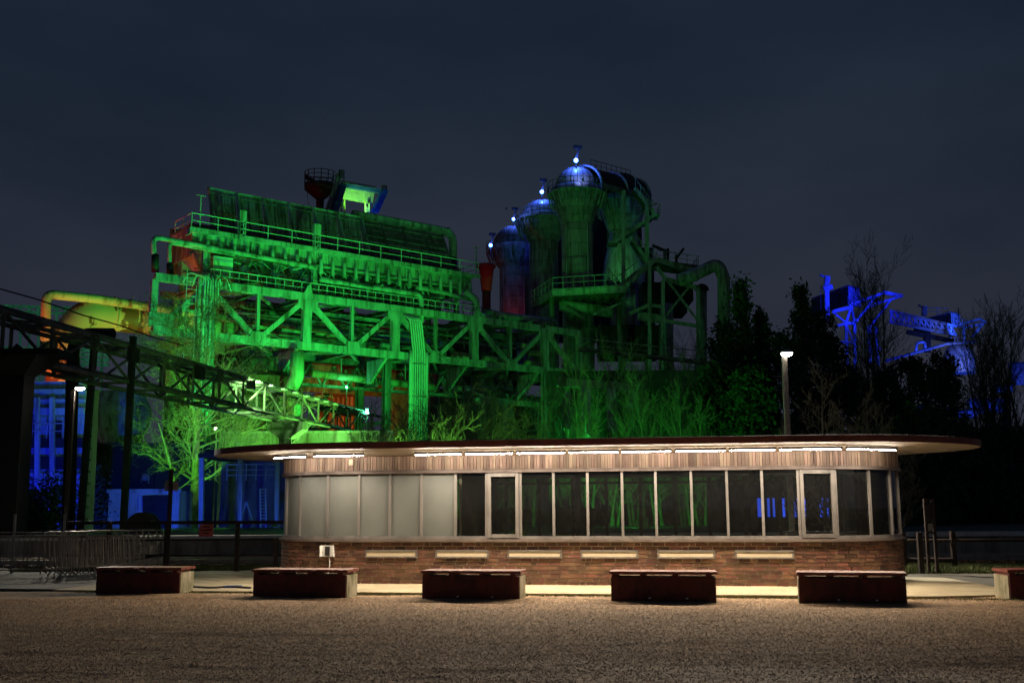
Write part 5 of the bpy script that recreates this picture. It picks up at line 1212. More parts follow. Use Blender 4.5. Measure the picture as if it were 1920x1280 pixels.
# stock house far behind, washed in red
rh = thing('red_lit_hall', 'distant hall washed in red light seen under the bridge', 'hall', at(640, 800, 135))
a, b = at(596, 800, 135), at(672, 800, 135)
for k in range(9):
    f0, f1 = k / 9, (k + .95) / 9; xx0, xx1 = a.x + (b.x - a.x) * f0, a.x + (b.x - a.x) * f1; zz = at(640, 738, 135).z
    prism(rh, 'wall_panel', [V((xx0, 135, 0)), V((xx1, 135, 0)), V((xx1, 135, zz)), V((xx0, 135, zz - .1))], (0, .6, 0), 'facade_pale'); bar(rh, 'rib', V((xx0, 134.8, 4)), V((xx0, 134.8, zz)), .2, .25, 'rust')
bar(rh, 'eaves', at(590, 741, 134.6), at(680, 739, 134.6), .8, .5, 'rust')
bar(rh, 'ledge', at(596, 776, 134.5), at(672, 776, 134.5), .5, .6, 'rust')
bs = thing('shed_wall', 'long low rendered wall behind the pipe bridge pier', 'wall', at(600, 1000, 74))
a, b = at(405, 1000, 74), at(735, 1000, 74); zz = at(560, 812, 74).z
for k in range(5): prism(bs, 'wall_panel', [V((a.x + (b.x - a.x) * k / 5, 74, 0)), V((a.x + (b.x - a.x) * (k + .99) / 5, 74, 0)), V((a.x + (b.x - a.x) * (k + .99) / 5, 74, zz)), V((a.x + (b.x - a.x) * k / 5, 74, zz))], (0, .4, 0), 'steel_dull')
bar(bs, 'coping', V((a.x, 74.2, zz + .08)), V((b.x, 74.2, zz + .08)), .7, .16, 'concrete')
dh = thing('dark_mass', 'dark hall added as a backing mass behind the large bare tree', 'hall', at(280, 990, 88))  # black walls added as a dark mass in front of the sky
a, b = at(150, 990, 88), at(420, 990, 88)
for k in range(6):
    xa, xb = a.x + (b.x - a.x) * k / 6, a.x + (b.x - a.x) * (k + .98) / 6; prism(dh, 'wall_panel', [V((xa, 88, 0)), V((xb, 88, 0)), V((xb, 88, at(280, 835, 88).z)), V((xa, 88, at(280, 835, 88).z))], (0, .5, 0), 'steel_black')
bar(dh, 'eaves', V((a.x, 87.8, at(280, 834, 88).z)), V((b.x, 87.8, at(280, 834, 88).z)), .6, .3, 'steel_black')
# open shed under the wall left of the pavilion
og = thing('goods_shed', 'dark open goods shed with a ladder and railed gallery left of the pavilion', 'shed', at(450, 1000, 60))
a, b = at(375, 1000, 62), at(524, 1000, 62)
prism(og, 'back_wall', [V((a.x, 66, 0)), V((b.x, 66, 0)), V((b.x, 66, 4.6)), V((a.x, 66, 4.6))], (0, .3, 0), 'steel_dull'); prism(og, 'roof', [V((a.x, 61, 4.6)), V((b.x, 61, 4.6)), V((b.x, 66, 4.6)), V((a.x, 66, 4.6))], (0, 0, .25), 'steel_black')
for px in (377, 450, 519): bar(og, 'post', at(px, 1000, 61.2), V((at(px, 900, 61.2).x, 61.2, 4.6)), .25, .25, 'facade_pale')
railing(og, [V((at(425, 900, 60.8).x, 60.8, 3.3)), V((at(516, 900, 60.8).x, 60.8, 3.3))], .9, 'facade_pale', .55, r=.03, mid=2)
for k in (489, 499): bar(og, 'ladder_rail', at(k, 1000, 61), at(k - 1, 915, 61), .08, .08, 'facade_pale')
for k in range(14): rod(og, 'ladder_rung', at(489, 995 - k * 6, 61), at(499, 995 - k * 6, 61), .03, 'facade_pale', 4)
for s_ in (-1, 1): bar(og, 'step_ladder', at(462 + s_ * 15, 985, 62.5), at(462, 940, 62.5), .1, .08, 'facade_pale')

# ---------------------------------------------------------------- blue lit works far right
YR = 190
bwk = thing('hoist_tower', 'far steel hoist tower with a box house on top, all in blue light', 'hoist tower', at(1600, 700, YR))
def hoist(t, px, py, w0, w1, h, Y, legs=True):
    a = at(px, py, Y); b = at(px + w0, py + h * .0, Y)
    k = Y / 2000
    # box house: shade painted as a black left side, lit end wall coloured pale
    p0 = at(px, py + h, Y); z0, z1 = p0.z, at(px, py, Y).z
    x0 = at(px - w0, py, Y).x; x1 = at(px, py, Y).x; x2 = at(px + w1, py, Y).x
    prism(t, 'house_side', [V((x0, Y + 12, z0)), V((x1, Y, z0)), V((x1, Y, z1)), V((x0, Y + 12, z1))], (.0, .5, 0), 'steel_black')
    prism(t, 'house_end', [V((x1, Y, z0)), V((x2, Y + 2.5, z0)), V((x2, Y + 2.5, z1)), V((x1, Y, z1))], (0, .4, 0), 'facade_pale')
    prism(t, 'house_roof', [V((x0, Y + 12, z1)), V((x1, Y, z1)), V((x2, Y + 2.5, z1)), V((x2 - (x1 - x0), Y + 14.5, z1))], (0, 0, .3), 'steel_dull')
    railing(t, [V((x1 - .5, Y - 1.2, z0 - .2)), V((x2 + 1, Y + 1.2, z0 - .2))], 1.5, 'steel', 1.5, r=.06)
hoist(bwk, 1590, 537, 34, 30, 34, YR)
for p, q, wd in (((1596, 575), (1586, 606), .5), ((1596, 575), (1602, 606), .5), ((1586, 606), (1588, 700), .6), ((1602, 606), (1603, 705), .6), ((1586, 606), (1602, 606), .7), ((1588, 640), (1602, 644), .4), ((1587, 610), (1600, 640), .3), ((1602, 606), (1642, 556), .5), ((1592, 572), (1660, 548), .6), ((1656, 548), (1692, 555), .7), ((1692, 555), (1640, 570), .5), ((1670, 562), (1632, 612), .45), ((1628, 612), (1632, 690), .55), ((1642, 612), (1646, 685), .55), ((1628, 652), (1652, 654), .5), ((1630, 615), (1644, 650), .3), ((1632, 655), (1646, 682), .3), ((1562, 584), (1600, 575), .7), ((1565, 612), (1588, 606), .5), ((1576, 640), (1590, 642), .5), ((1612, 590), (1640, 570), .3), ((1560, 584), (1588, 606), .3)):
    bar(bwk, 'strut', at(*p, YR), at(*q, YR), wd * .8, wd * .8, 'steel_pale')
for dx in (0, 4):
    bar(bwk, 'mast', at(1549 + dx, 600, YR), at(1548 + dx, 524, YR), .4, .4, 'steel_pale')
bar(bwk, 'jib', at(1537, 515, YR), at(1550, 521, YR), .35, .35, 'steel_pale'); bar(bwk, 'mast_collar', at(1543, 541, YR), at(1560, 538, YR), .8, .8, 'steel_pale'); bar(bwk, 'mast_top', at(1550, 532, YR), at(1551, 518, YR), .9, .9, 'steel_pale')
for k in range(8): bar(bwk, 'cage_rung', at(1539, 535 + k * 6, YR + 1), at(1546, 535 + k * 6, YR + 1), .1, .1, 'steel_dull')
for px in (1539, 1546): bar(bwk, 'cage_rail', at(px, 580, YR + 1), at(px, 535, YR + 1), .1, .1, 'steel_dull')
cv_ = thing('conveyor_bridge', 'sloping lattice conveyor bridge between the two blue lit hoist houses', 'conveyor bridge', at(1730, 620, 205))
for y0, y1 in ((583, 612), (603, 628)): bar(cv_, 'chord', at(1670, y0, 195), at(1792, y1, 222), .5, .5, 'steel_pale')
for k in range(12):
    f0, f1 = k / 12, (k + 1) / 12; a0 = at(1670, 583, 195).lerp(at(1792, 612, 222), f0); b0 = at(1670, 603, 195).lerp(at(1792, 628, 222), f1); b1 = at(1670, 603, 195).lerp(at(1792, 628, 222), f0)
    bar(cv_, 'lattice', a0, b0, .3, .3, 'steel_pale'); bar(cv_, 'lattice', a0, b1, .3, .3, 'steel_pale')
h2 = thing('hoist_house', 'second far box house on struts beyond the conveyor bridge, its end wall bright blue', 'hoist house', at(1800, 700, 222))
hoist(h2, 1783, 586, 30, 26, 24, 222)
for p, q in (((1785, 612), (1780, 640)), ((1806, 612), (1808, 645)), ((1788, 612), (1836, 598)), ((1836, 598), (1848, 604)), ((1806, 614), (1848, 606)), ((1842, 608), (1822, 632)), ((1730, 580), (1732, 592))): bar(h2, 'strut', at(*p, 222), at(*q, 222), .5, .5, 'steel_dull')
bar(h2, 'mast', at(1733, 592, 225), at(1733, 574, 225), .9, .9, 'steel_dull'); bar(h2, 'jib', at(1722, 572, 225), at(1735, 578, 225), .35, .35, 'steel_dull'); railing(h2, [at(1738, 590, 225), at(1778, 592, 225)], 1.6, 'steel_dull', 2, r=.07)
fu = thing('blast_furnace', 'rounded furnace top with pale piping under the second hoist house', 'furnace', at(1800, 700, 215))
c = at(1798, 668, 214); lathe(fu, 'dome', V((c.x, 214, 0)), [(28 * .107, at(1798, 700, 214).z), (27 * .107, at(1798, 664, 214).z), (22 * .107, at(1798, 652, 214).z), (12 * .107, at(1798, 645, 214).z), (0, at(1798, 643, 214).z)], 'dome_plate', 24)
tube(fu, 'sloping_pipe', [at(1660, 676, 205), at(1720, 660, 208), at(1775, 644, 210), at(1830, 640, 212)], .3, 'dome_plate', 8); tube(fu, 'pipe_loop', path([at(1717, 660, 208), at(1719, 642, 208), at(1734, 640, 208), at(1735, 652, 208)], .8, 5), .3, 'dome_plate', 8)
for k in range(4): bar(fu, 'gantry', at(1790 + k * 5, 640, 212), at(1790 + k * 5, 632, 212), .2, .2, 'dome_plate')
bar(fu, 'gantry', at(1788, 634, 212), at(1808, 634, 212), .25, .25, 'dome_plate'); bar(fu, 'dark_hall', at(1700, 622, 218), at(1790, 640, 218), .8, .9, 'steel_black'); bar(fu, 'hall_post', at(1738, 660, 218), at(1738, 622, 218), 1.2, 1.2, 'steel_black')
# far blue lit sheds lower right
bsd = thing('far_shed', 'far low shed and yard wall catching blue light beyond the dark trees', 'shed', at(1810, 790, 150))
for px0, px1, y0, y1 in ((1820, 1884, 748, 772), (1786, 1832, 770, 782), (1700, 1732, 762, 768), (1735, 1780, 764, 769), (1868, 1900, 722, 735), (1900, 1960, 680, 720)):
    a, b = at(px0, y1, 150), at(px1, y0, 150); prism(bsd, 'wall', [V((a.x, 150, a.z)), V((b.x, 150, a.z)), V((b.x, 150, b.z)), V((a.x, 150, b.z))], (0, 1.2, 0), 'facade_pale'); bar(bsd, 'eaves', V((a.x - .2, 149.8, b.z)), V((b.x + .2, 149.8, b.z)), .3, .25, 'steel_dull'); bar(bsd, 'support', V(((a.x + b.x) / 2, 150.6, 0)), V(((a.x + b.x) / 2, 150.6, a.z)), .5, .5, 'steel_black')
# added hall whose glowing panes put blue shapes into the pavilion glass
bh = thing('hall_behind', 'low hall added behind the platform, its blue glowing panes seen through the pavilion', 'hall', at(1520, 990, 38.5))
a, b = at(1330, 990, 38.5), at(1668, 990, 38.5); prism(bh, 'wall', [V((a.x, 38.5, .73)), V((b.x, 38.5, .73)), V((b.x, 38.5, 2.45)), V((a.x, 38.5, 2.45))], (0, .4, 0), 'steel_black')
for px, w_ in ((1424, .2), (1441, .12), (1451, .11), (1468, .2), (1493, .2), (1508, .14), (1541, .2), (1550, .2), (1625, .25)):
    fr_ = box(bh, 'window', at(px, 951, 38.45), w_ * .7 + .06, .06, .75, 'black_ink'); box(fr_, 'pane', at(px, 951, 38.4), w_ * .7, .02, .66, 'blue_glow_pane')

# ------------------------------------------------------------------ vegetation
def segmesh(name, segs, m, parent, k=3):
    """segs: array (n, 8) p0 p1 r0 r1 -> tapered prisms joined as one part"""
    s = np.array(segs, float); p0, p1, r0, r1 = s[:, :3], s[:, 3:6], s[:, 6], s[:, 7]
    d = p1 - p0; d /= np.linalg.norm(d, axis=1)[:, None] + 1e-9
    h = np.where(np.abs(d[:, 2:3]) > .9, np.array([[1, 0, 0.]]), np.array([[0, 0, 1.]]))
    x = np.cross(h, d); x /= np.linalg.norm(x, axis=1)[:, None] + 1e-9; y = np.cross(d, x)
    a = 2 * math.pi * np.arange(k) / k; c, s_ = np.cos(a), np.sin(a)
    ring = x[:, None] * c[None, :, None] + y[:, None] * s_[None, :, None]
    v = np.concatenate([p0[:, None] + ring * r0[:, None, None], p1[:, None] + ring * r1[:, None, None]], 1)
    f = np.array([(j, (j + 1) % k, k + (j + 1) % k, k + j) for j in range(k)])
    F = f[None] + (np.arange(len(s)) * 2 * k)[:, None, None]
    return raw(name, v.reshape(-1, 3), F.reshape(-1, 4), m, parent=parent, kind=None)
def grow(R, segs, trunk, p, d, ln, r, lvl, P):
    n = P['n'][lvl]; step = ln / n; pos = np.array(p, float); d = np.array(d, float)
    pts = [(pos.copy(), d.copy(), r)]
    for i in range(n):
        d = d + R.normal(0, P['wig'][lvl], 3) + np.array([0, 0, P['up'][lvl]]); d /= np.linalg.norm(d)
        q = pos + d * step; rn = r * (1 - (i + 1) / n * P['taper'][lvl])
        (trunk if lvl == 0 else segs).append((*pos, *q, pts[-1][2], rn)); pos = q; pts.append((pos.copy(), d.copy(), rn))
    if lvl + 1 >= len(P['n']): return
    k = P['kids'][lvl]
    for j in range(k):
        f = P['start'][lvl] + (1 - P['start'][lvl]) * (j + R.uniform(0, .9)) / k; f = min(f, .999)
        i = min(int(f * n), n - 1); a = pts[i][0] + (pts[i + 1][0] - pts[i][0]) * (f * n - i); dd = pts[i][1]
        az = R.uniform(0, 2 * math.pi); h = np.array([0, 0, 1.]) if abs(dd[2]) < .9 else np.array([1., 0, 0])
        x = np.cross(h, dd); x /= np.linalg.norm(x); y = np.cross(dd, x)
        sp = P['ang'][lvl] * R.uniform(.75, 1.25); nd = dd * math.cos(sp) + (x * math.cos(az) + y * math.sin(az)) * math.sin(sp)
        nd[2] += P['lift'][lvl]; nd /= np.linalg.norm(nd)
        l2 = ln * P['len'][lvl] * R.uniform(.6, 1.15) * (1 - P['cone'][lvl] * f)
        grow(R, segs, trunk, a, nd, l2, max(pts[i][2] * P['rad'][lvl], P['rmin']), lvl + 1, P)
def bare_tree(name, label, cat, base, seed, stems, P, m='twig', mb='bark', group=None, ktr=7):
    t = thing(name, label, cat, base, group); R = np.random.default_rng(seed); segs = []; trunk = []
    for (dx, dy, lean, ln, r) in stems:
        grow(R, segs, trunk, (base[0] + dx, base[1] + dy, base[2]), (lean[0], lean[1], 1), ln, r, 0, P)
    segmesh('trunk', trunk, mb, t, ktr); segmesh('branches', segs, m, t, 3)
    return t
P_big = dict(n=[12, 8, 6, 5, 4], wig=[.02, .10, .16, .2, .22], up=[.0, .03, .0, .02, .03], taper=[.8, .8, .85, .85, .7], kids=[40, 10, 6, 4], start=[.22, .2, .15, .1], ang=[1.2, .75, .75, .7], lift=[.10, .05, .06, .08], len=[.56, .5, .5, .55], cone=[.55, .3, .2, .1], rad=[.36, .55, .6, .6], rmin=.013)
b_ = at(362, 990, 69); bare_tree('bare_tree', 'large bare spreading tree lit yellow green beside the pipe bundle', 'tree', V((b_.x, 69, 0)), 11, [(0, 0, (.0, 0), 14.4, .34)], P_big)
P_lean = dict(P_big, kids=[10, 6, 4, 3], start=[.35, .2, .15, .1])
b2 = at(350, 1000, 68); bare_tree('leaning_tree', 'slim leaning bare trunk crossing beside the large spreading tree', 'tree', V((b2.x, 68, 0)), 5, [(0, 0, (-.25, 0), 7.5, .17)], P_lean)
P_thin = dict(n=[12, 6, 5, 4], wig=[.03, .10, .14, .18], up=[.01, .06, .04, .02], taper=[.88, .85, .85, .8], kids=[20, 7, 5], start=[.18, .15, .1], ang=[.62, .6, .65], lift=[.25, .15, .1], len=[.34, .45, .5], cone=[.45, .2, .2], rad=[.42, .6, .6], rmin=.013)
P_sh = dict(n=[7, 6, 5, 4], wig=[.06, .12, .18, .2], up=[.02, .05, .04, .02], taper=[.75, .8, .85, .8], kids=[11, 8, 5], start=[.2, .15, .1], ang=[.7, .65, .7], lift=[.15, .12, .1], len=[.5, .5, .5], cone=[.3, .2, .2], rad=[.5, .6, .6], rmin=.012)
for i, (px, top, Y, sd) in enumerate(((700, 790, 46, 1), (738, 770, 50, 2), (790, 745, 52, 3), (830, 702, 54, 4), (880, 760, 50, 5), (925, 785, 52, 6), (760, 800, 42, 7), (850, 790, 43, 8))):
    b = at(px, 960, Y); h = at(px, top, Y).z; R = random.Random(sd)
    wh = ['at the far end of the pipe bridge', 'left of the fan of slim pipes', 'hugging the fan of slim pipes', 'tallest of the thicket right of the slim pipes', 'right of the tallest one in the thicket', 'at the right edge of the thicket', 'low in front of the slim pipes', 'low in front of the tallest one in the thicket'][i]
    bare_tree('bare_shrub', 'bushy bare shrub lit pale green, ' + wh, 'shrub', V((b.x, Y, 0)), 20 + sd, [(R.uniform(-.4, .4), R.uniform(-.4, .4), (R.uniform(-.32, .32), R.uniform(-.2, .2)), h * R.uniform(.62, .98), .07) for _ in range(5)], P_sh, group='bare shrubs behind the pavilion')
for i, (px, top, Y, ns, wh) in enumerate(((1066, 655, 62, 3, 'in front of the truss right end post'), (1098, 690, 58, 3, 'beside the truss right end post'), (1185, 610, 64, 3, 'tall and bright in front of the hopper plates'), (1225, 650, 66, 3, 'right of the brightest tall one'), (1285, 640, 70, 4, 'dim below the furnace frame'), (1325, 640, 72, 3, 'dim next to the conifer'), (985, 740, 56, 3, 'in front of the splayed legs'), (1245, 720, 60, 3, 'low and tangled below the access bridge'), (1140, 740, 58, 3, 'low beside the hopper plates'), (1310, 730, 60, 4, 'low and tangled beside the conifer'))):
    b = at(px, 960, Y); h = at(px, top, Y).z; R = random.Random(40 + i)
    bare_tree('bare_birch', 'slender bare birch stems lit dim green, ' + wh, 'tree', V((b.x, Y, 0)), 60 + i, [(R.uniform(-.5, .5), R.uniform(-.5, .5), (R.uniform(-.16, .16), 0), h * R.uniform(.7, 1.0), .10) for _ in range(ns)], P_thin, group='bare birches behind the pavilion')
# warm lit bare shrubs by the right lamp
P_larch = dict(P_thin, kids=[26, 9, 4], ang=[1.0, .8, .7], lift=[.3, .3, .2], len=[.42, .4, .4], cone=[.7, .3, .2])
for i, (px, top, Y, h2_, wh) in enumerate(((1546, 705, 37, .09, 'tall pointed, right of the street lamp'), (1625, 742, 38, .08, 'shorter pointed, further from the street lamp'), (1590, 770, 36.5, .06, 'low between the two pointed ones'), (1660, 775, 37.5, .06, 'low at the edge of the dark trees'))):
    b = at(px, 960, Y); h = at(px, top, Y).z
    bare_tree('bare_larch', 'thin bare shrub in warm lamplight, ' + wh, 'shrub', V((b.x, Y, 0)), 80 + i, [(0, 0, (0, 0), h, h2_), (.3, .2, (.35, 0), h * .7, h2_ * .7), (-.3, .1, (-.35, 0), h * .7, h2_ * .7)], P_larch, group='bare shrubs by the right street lamp')
# distant dark bare trees
P_dk = dict(P_thin, kids=[24, 8, 5], ang=[.5, .5, .55], rmin=.02)
for px, top, Y, sd, wh in ((1662, 494, 110, 1, 'tall against the sky between the two blue lit houses'), (1640, 560, 112, 2, 'smaller, touching the tall dark one'), (1880, 580, 95, 3, 'at the right edge above the far shed'), (1915, 592, 92, 4, 'cut off at the right edge'), (1850, 640, 96, 5, 'low beside the right edge pair'), (1290, 640, 125, 6, 'faint behind the access bridge')):
    b = at(px, 960, Y); h = at(px, top, Y).z; R = random.Random(sd)
    bare_tree('dark_bare_tree', 'dark bare winter tree ' + wh, 'tree', V((b.x, Y, 0)), 95 + sd, [(R.uniform(-.6, .6), 0, (R.uniform(-.1, .1), 0), h * R.uniform(.85, 1), .2) for _ in range(3)], P_dk, 'twig_dark', 'twig_dark', group='dark bare trees on the right')
# evergreens: leaf-sized faces in clumps along limbs
def leafy(name, label, base, h, rad, seed, n, m='needle', shape='cone', leaf=.22, group=None, z0=.06):
    t = thing(name, label, 'tree', base, group); R = np.random.default_rng(seed)
    tr_ = [(base[0], base[1], base[2], base[0], base[1], base[2] + h * .93, .3, .05)]; cl = []
    nc = 130
    for i in range(nc):
        f = R.uniform(z0, 1.0) ** .85; z = h * f
        rr = rad * ((1 - f) ** .7 + .05 if shape == 'cone' else math.sqrt(max(.05, 1 - ((f - .45) / .6) ** 2))) * R.uniform(.3, 1.1)
        a = R.uniform(0, 6.28); c = np.array([base[0] + rr * math.cos(a), base[1] + rr * math.sin(a), base[2] + z]); cl.append((c, R.uniform(.35, .95) * (1.15 - .55 * f)))
        if i % 2 == 0: tr_.append((base[0], base[1], base[2] + z * .86, *c, .05, .02))
    segmesh('trunk', tr_, 'twig_dark', t, 5)
    per = n // nc; vs = []
    for c, s in cl:
        p = c + R.normal(0, 1, (per, 3)) * np.array([s * .55, s * .55, s * .75])
        a = R.normal(0, 1, (per, 3)); a /= np.linalg.norm(a, axis=1)[:, None]; b = np.cross(a, R.normal(0, 1, (per, 3))); b /= np.linalg.norm(b, axis=1)[:, None]
        l = leaf * R.uniform(.5, 1.2, per)[:, None]
        vs.append(np.stack([p - b * l * .35, p + a * l, p + b * l * .35, p - a * l * .4], 1))
    v = np.concatenate(vs).reshape(-1, 3); raw('crown', v, np.arange(len(v)).reshape(-1, 4), m, parent=t, kind=None)
    return t
for i, (px, top, Y, rp, sh, wh) in enumerate(((1404, 533, 72, 42, 'cone', 'tallest dark conifer beside the elbow pipe'), (1372, 610, 74, 34, 'round', 'rounded dark evergreen at the foot of the elbow pipe'), (1440, 590, 74, 30, 'cone', 'lower dark conifer filling the gap beside the tallest one'), (1520, 543, 78, 44, 'cone', 'broad dark conifer left of the blue hoist tower'), (1560, 590, 80, 40, 'round', 'dark evergreen in front of the blue hoist tower'), (1480, 630, 74, 50, 'round', 'rounded dark evergreen behind the right street lamp'),
        (1350, 690, 66, 40, 'round', 'low evergreen left of the conifers'), (1720, 676, 84, 46, 'round', 'black evergreen below the conveyor bridge'), (1785, 668, 88, 38, 'round', 'black evergreen below the second hoist house'), (1670, 700, 82, 46, 'round', 'black evergreen at the foot of the tall bare tree'), (1600, 700, 76, 44, 'round', 'black evergreen under the blue hoist tower'), (1850, 822, 70, 60, 'round', 'low black evergreen below the far blue shed'), (1905, 815, 66, 50, 'round', 'low black evergreen cut by the right edge'), (1740, 775, 70, 60, 'round', 'wide black evergreen behind the roof tip'), (1810, 800, 64, 60, 'round', 'lowest black evergreen past the roof tip'), (1420, 700, 62, 50, 'round', 'dense evergreen below the tallest conifer'))):
    b = at(px, 960, Y); h = at(px, top, Y).z
    leafy('evergreen_tree', wh, V((b.x, Y, 0)), h, rp * Y / 2000 * 1.15, 200 + i, 9000, 'needle', sh, .26, 'evergreens on the right')
# ivy covered scrub at the left and hedge behind the left railing
for i, (px, top, Y, rp, wh) in enumerate(((100, 900, 55, 46, 'dark leafy scrub in front of the blue works building'), (60, 930, 50, 30, 'low dark scrub behind the crowd barriers'), (170, 880, 58, 30, 'thin scrub around the slender steel column'))):
    b = at(px, 960, Y); h = at(px, top, Y).z
    leafy('scrub', wh, V((b.x, Y, 0)), h, rp * Y / 2000 * 1.1, 300 + i, 2200 if i != 2 else 900, 'ivy_leaf', 'round', .16, 'dark scrub at the left')
hd2 = leafy('hedge', 'low dark hedge on the mound behind the platform', V((22, 60, 0)), 5.5, 7, 310, 9000, 'ivy_leaf', 'round', .3)
wt = thing('weed_plant', 'small pale weed growing in front of the platform edge', 'plant', at(277, 1020, 34))
R = np.random.default_rng(3); sg_ = []; c = at(277, 1022, 34.5)
for i in range(26):
    a = R.uniform(0, 6.28); l = R.uniform(.2, .55); p = np.array([c.x, 34.5, .1]); q = p + np.array([math.cos(a) * l * .8, math.sin(a) * .2, .25 + l * .6]); sg_.append((*p, *q, .012, .006))
    for k in range(4): w_ = p + (q - p) * (.4 + .2 * k); sg_.append((*w_, *(w_ + R.normal(0, .08, 3)), .022, .004))
segmesh('leaves', sg_, 'sign_back', wt, 3)

# ------------------------------------------------------------------ lamps
GREEN = (.028, 1.0, .095); LIME = (.13, 1.0, .06); BLUE = (.004, .014, 1.0); RED = (1.0, .022, .012)
h = at(1475, 662, 31); street_lamp(at(1470, 662, 31).x, 31, h.z, at(1475, 662, 31).x - at(1470, 662, 31).x, 'square white street lamp standing behind the pavilion roof', 42000, (4, 12, 0))
h = at(150, 727, 40); street_lamp(at(138, 727, 40).x, 40, h.z, at(150, 727, 40).x - at(138, 727, 40).x, 'white street lamp under the dark pipe bridge at the left', 9000, (-9, 24, 0), 'steel_black')
# green floods washing the bunker front
flood('green floodlight on the ground before the left truss bays', W(8, -21, 2.0), W(7, 0, 23.5), GREEN, 132000, 60, 'lamp_green', .6, 0)
flood('green floodlight on the ground before the middle truss bays', W(19, -23, 2.0), W(18, 0, 23), GREEN, 96000, 66, 'lamp_green', .6, 0)
flood('green floodlight on the ground before the right truss bays', W(36, -24, 2.0), W(36, 0, 19), GREEN, 44000, 76, 'lamp_green', .6, 0)
flood('green floodlight far out on the ground facing the bunker roof', W(15, -44, 3.0), W(20, 3, 32.5), GREEN, 48000, 42, 'lamp_green', .6, 0)
flood('green fill light added below the truss bridge facing its underside', W(16, -8, 2.0), W(24, 8, 20), GREEN, 15000, 110, 'lamp_green', .5, 0)  # added fill, raises the green inside the truss
flood('green floodlight at the foot of the birches', V((at(1180, 900, 56).x, 50, 1)), V((at(1180, 700, 80).x, 85, 12)), GREEN, 9000, 110, 'lamp_green', .5, 0)
flood('green floodlight at the foot of the shrubs', V((at(800, 900, 38).x, 37.5, 1.4)), V((at(800, 780, 60).x, 60, 8)), (.22, 1.0, .12), 12000, 120, 'lamp_green', .5, 0)
flood('yellow green floodlight on the shed roof shining into the large bare tree', V((-21.0, 61.6, 3.6)), V((-20.5, 69, 8.0)), LIME, 14000, 82, 'lamp_greenwhite', .4)
flood('white green floodlight hanging from the pipe bridge', G(glen(60.2), 1.3, Z1 - .3), G(glen(84), .4, Z0 + .4), (.36, 1.0, .30), 15000, 120, 'lamp_greenwhite', .5)
flood('green floodlight added on the ground to brighten the far pipe bridge', G(glen(69), 4.2, 1.2), G(glen(70.5), 0, 8.6), (.20, 1.0, .13), 46000, 98, 'lamp_green', .4, 0)  # extra lamp added so the far bridge section reads bright
# green mast lamps that face the camera
def mast_lamp(px, py, Y, label, r, m, col, pw, h0=0):
    c = at(px, py, Y); t = thing('mast_lamp', label, 'lamp', (c.x, Y, h0), 'small coloured mast lamps')
    rod(t, 'mast', (c.x, Y + .1, h0), (c.x, Y + .1, c.z), .05, 'steel_dull', 6)
    lathe(t, 'lamp_globe', c, [(r * math.cos(a * math.pi / 8 - math.pi / 2), r * math.sin(a * math.pi / 8 - math.pi / 2)) for a in range(9)], m, 12)
    bar(t, 'lamp_cap', c + V((0, .1, r * 1.0)), c + V((0, .1, r * 1.5)), r * 2, r * 2, 'steel_dull')
    l = bpy.data.lights.new('lamp_light', 'POINT'); l.color = col; l.energy = pw; l.shadow_soft_size = r
    place(bpy.data.objects.new('lamp_light', l), t, Matrix.Translation(c + V((0, -r * 1.6, 0))))
mast_lamp(688, 771, 82, 'bright green mast lamp at the far end of the pipe bridge', .14, 'lamp_green', (.08, 1, .4), 300)
mast_lamp(650, 726, 118, 'small green mast lamp above the red lit hall', .14, 'lamp_green', (.08, 1, .4), 150)
# stoves: green from below, blue on top
flood('green floodlight on the bunker roof facing the tallest stove', V((bA.x - 6, 118, 22)), V((bA.x + .5, 150, 41)), GREEN, 16000, 40, 'lamp_green', .6)
flood('green floodlight inside the platform facing the right stove skirt', V((bB.x - 2, 151, at(1150, 530, 151).z)), V((bB.x, 161, at(1150, 500, 161).z)), (.12, 1, .25), 3000, 90, 'lamp_green', .5)
flood('green floodlight below the stove platform', V((at(1070, 700, 120).x, 118, 8)), V((at(1090, 570, 140).x, 140, zP)), GREEN, 9000, 90, 'lamp_green', .5)
flood('yellow green floodlight behind the large bare tree', at(404, 803, 73), V((-20.5, 69, 8.5)), LIME, 8000, 110, 'lamp_greenwhite', .2, 0)
flood('green floodlight before the furnace frame', V((at(1270, 800, 105).x, 100, 3)), V((at(1290, 560, 142).x, 142, 28)), GREEN, 9000, 75, 'lamp_green', .5, 0)
def blue_beacon(px, py, Y, label, pw, tgt=None):
    c = at(px, py, Y); t = thing('beacon_lamp', label, 'lamp', c - V((0, 0, 1.2)), 'blue beacons on the stove domes')
    lathe(t, 'lamp_globe', c, [(.33 * math.cos(a * math.pi / 8 - math.pi / 2), .33 * math.sin(a * math.pi / 8 - math.pi / 2)) for a in range(9)], 'lamp_blue', 12)
    rod(t, 'stem', c - V((0, -.1, 2.2)), c - V((0, -.1, .2)), .10, 'steel_black', 6); bar(t, 'swivel_arm', c + V((0, .3, .1)), c + V((.5, .3, 2.0)), .35, .35, 'steel_black'); box(t, 'lamp_shield', c + V((.3, .3, 2.1)), 1.2, .4, .5, 'steel_black', .2)
    l = bpy.data.lights.new('lamp_light', 'POINT'); l.color = (.05, .13, 1); l.energy = pw; l.shadow_soft_size = .3
    place(bpy.data.objects.new('lamp_light', l), t, Matrix.Translation(c + V((0, -.6, .1))))
blue_beacon(1080, 301, 148, 'blue beacon on top of the tallest stove dome', 900); blue_beacon(1016, 360, 170, 'blue beacon on top of the second stove dome', 900)
blue_beacon(963, 411, 194, 'blue beacon on top of the dark left stove dome', 700); blue_beacon(920, 460, 186, 'blue beacon at the left shoulder of the dark stove', 500)
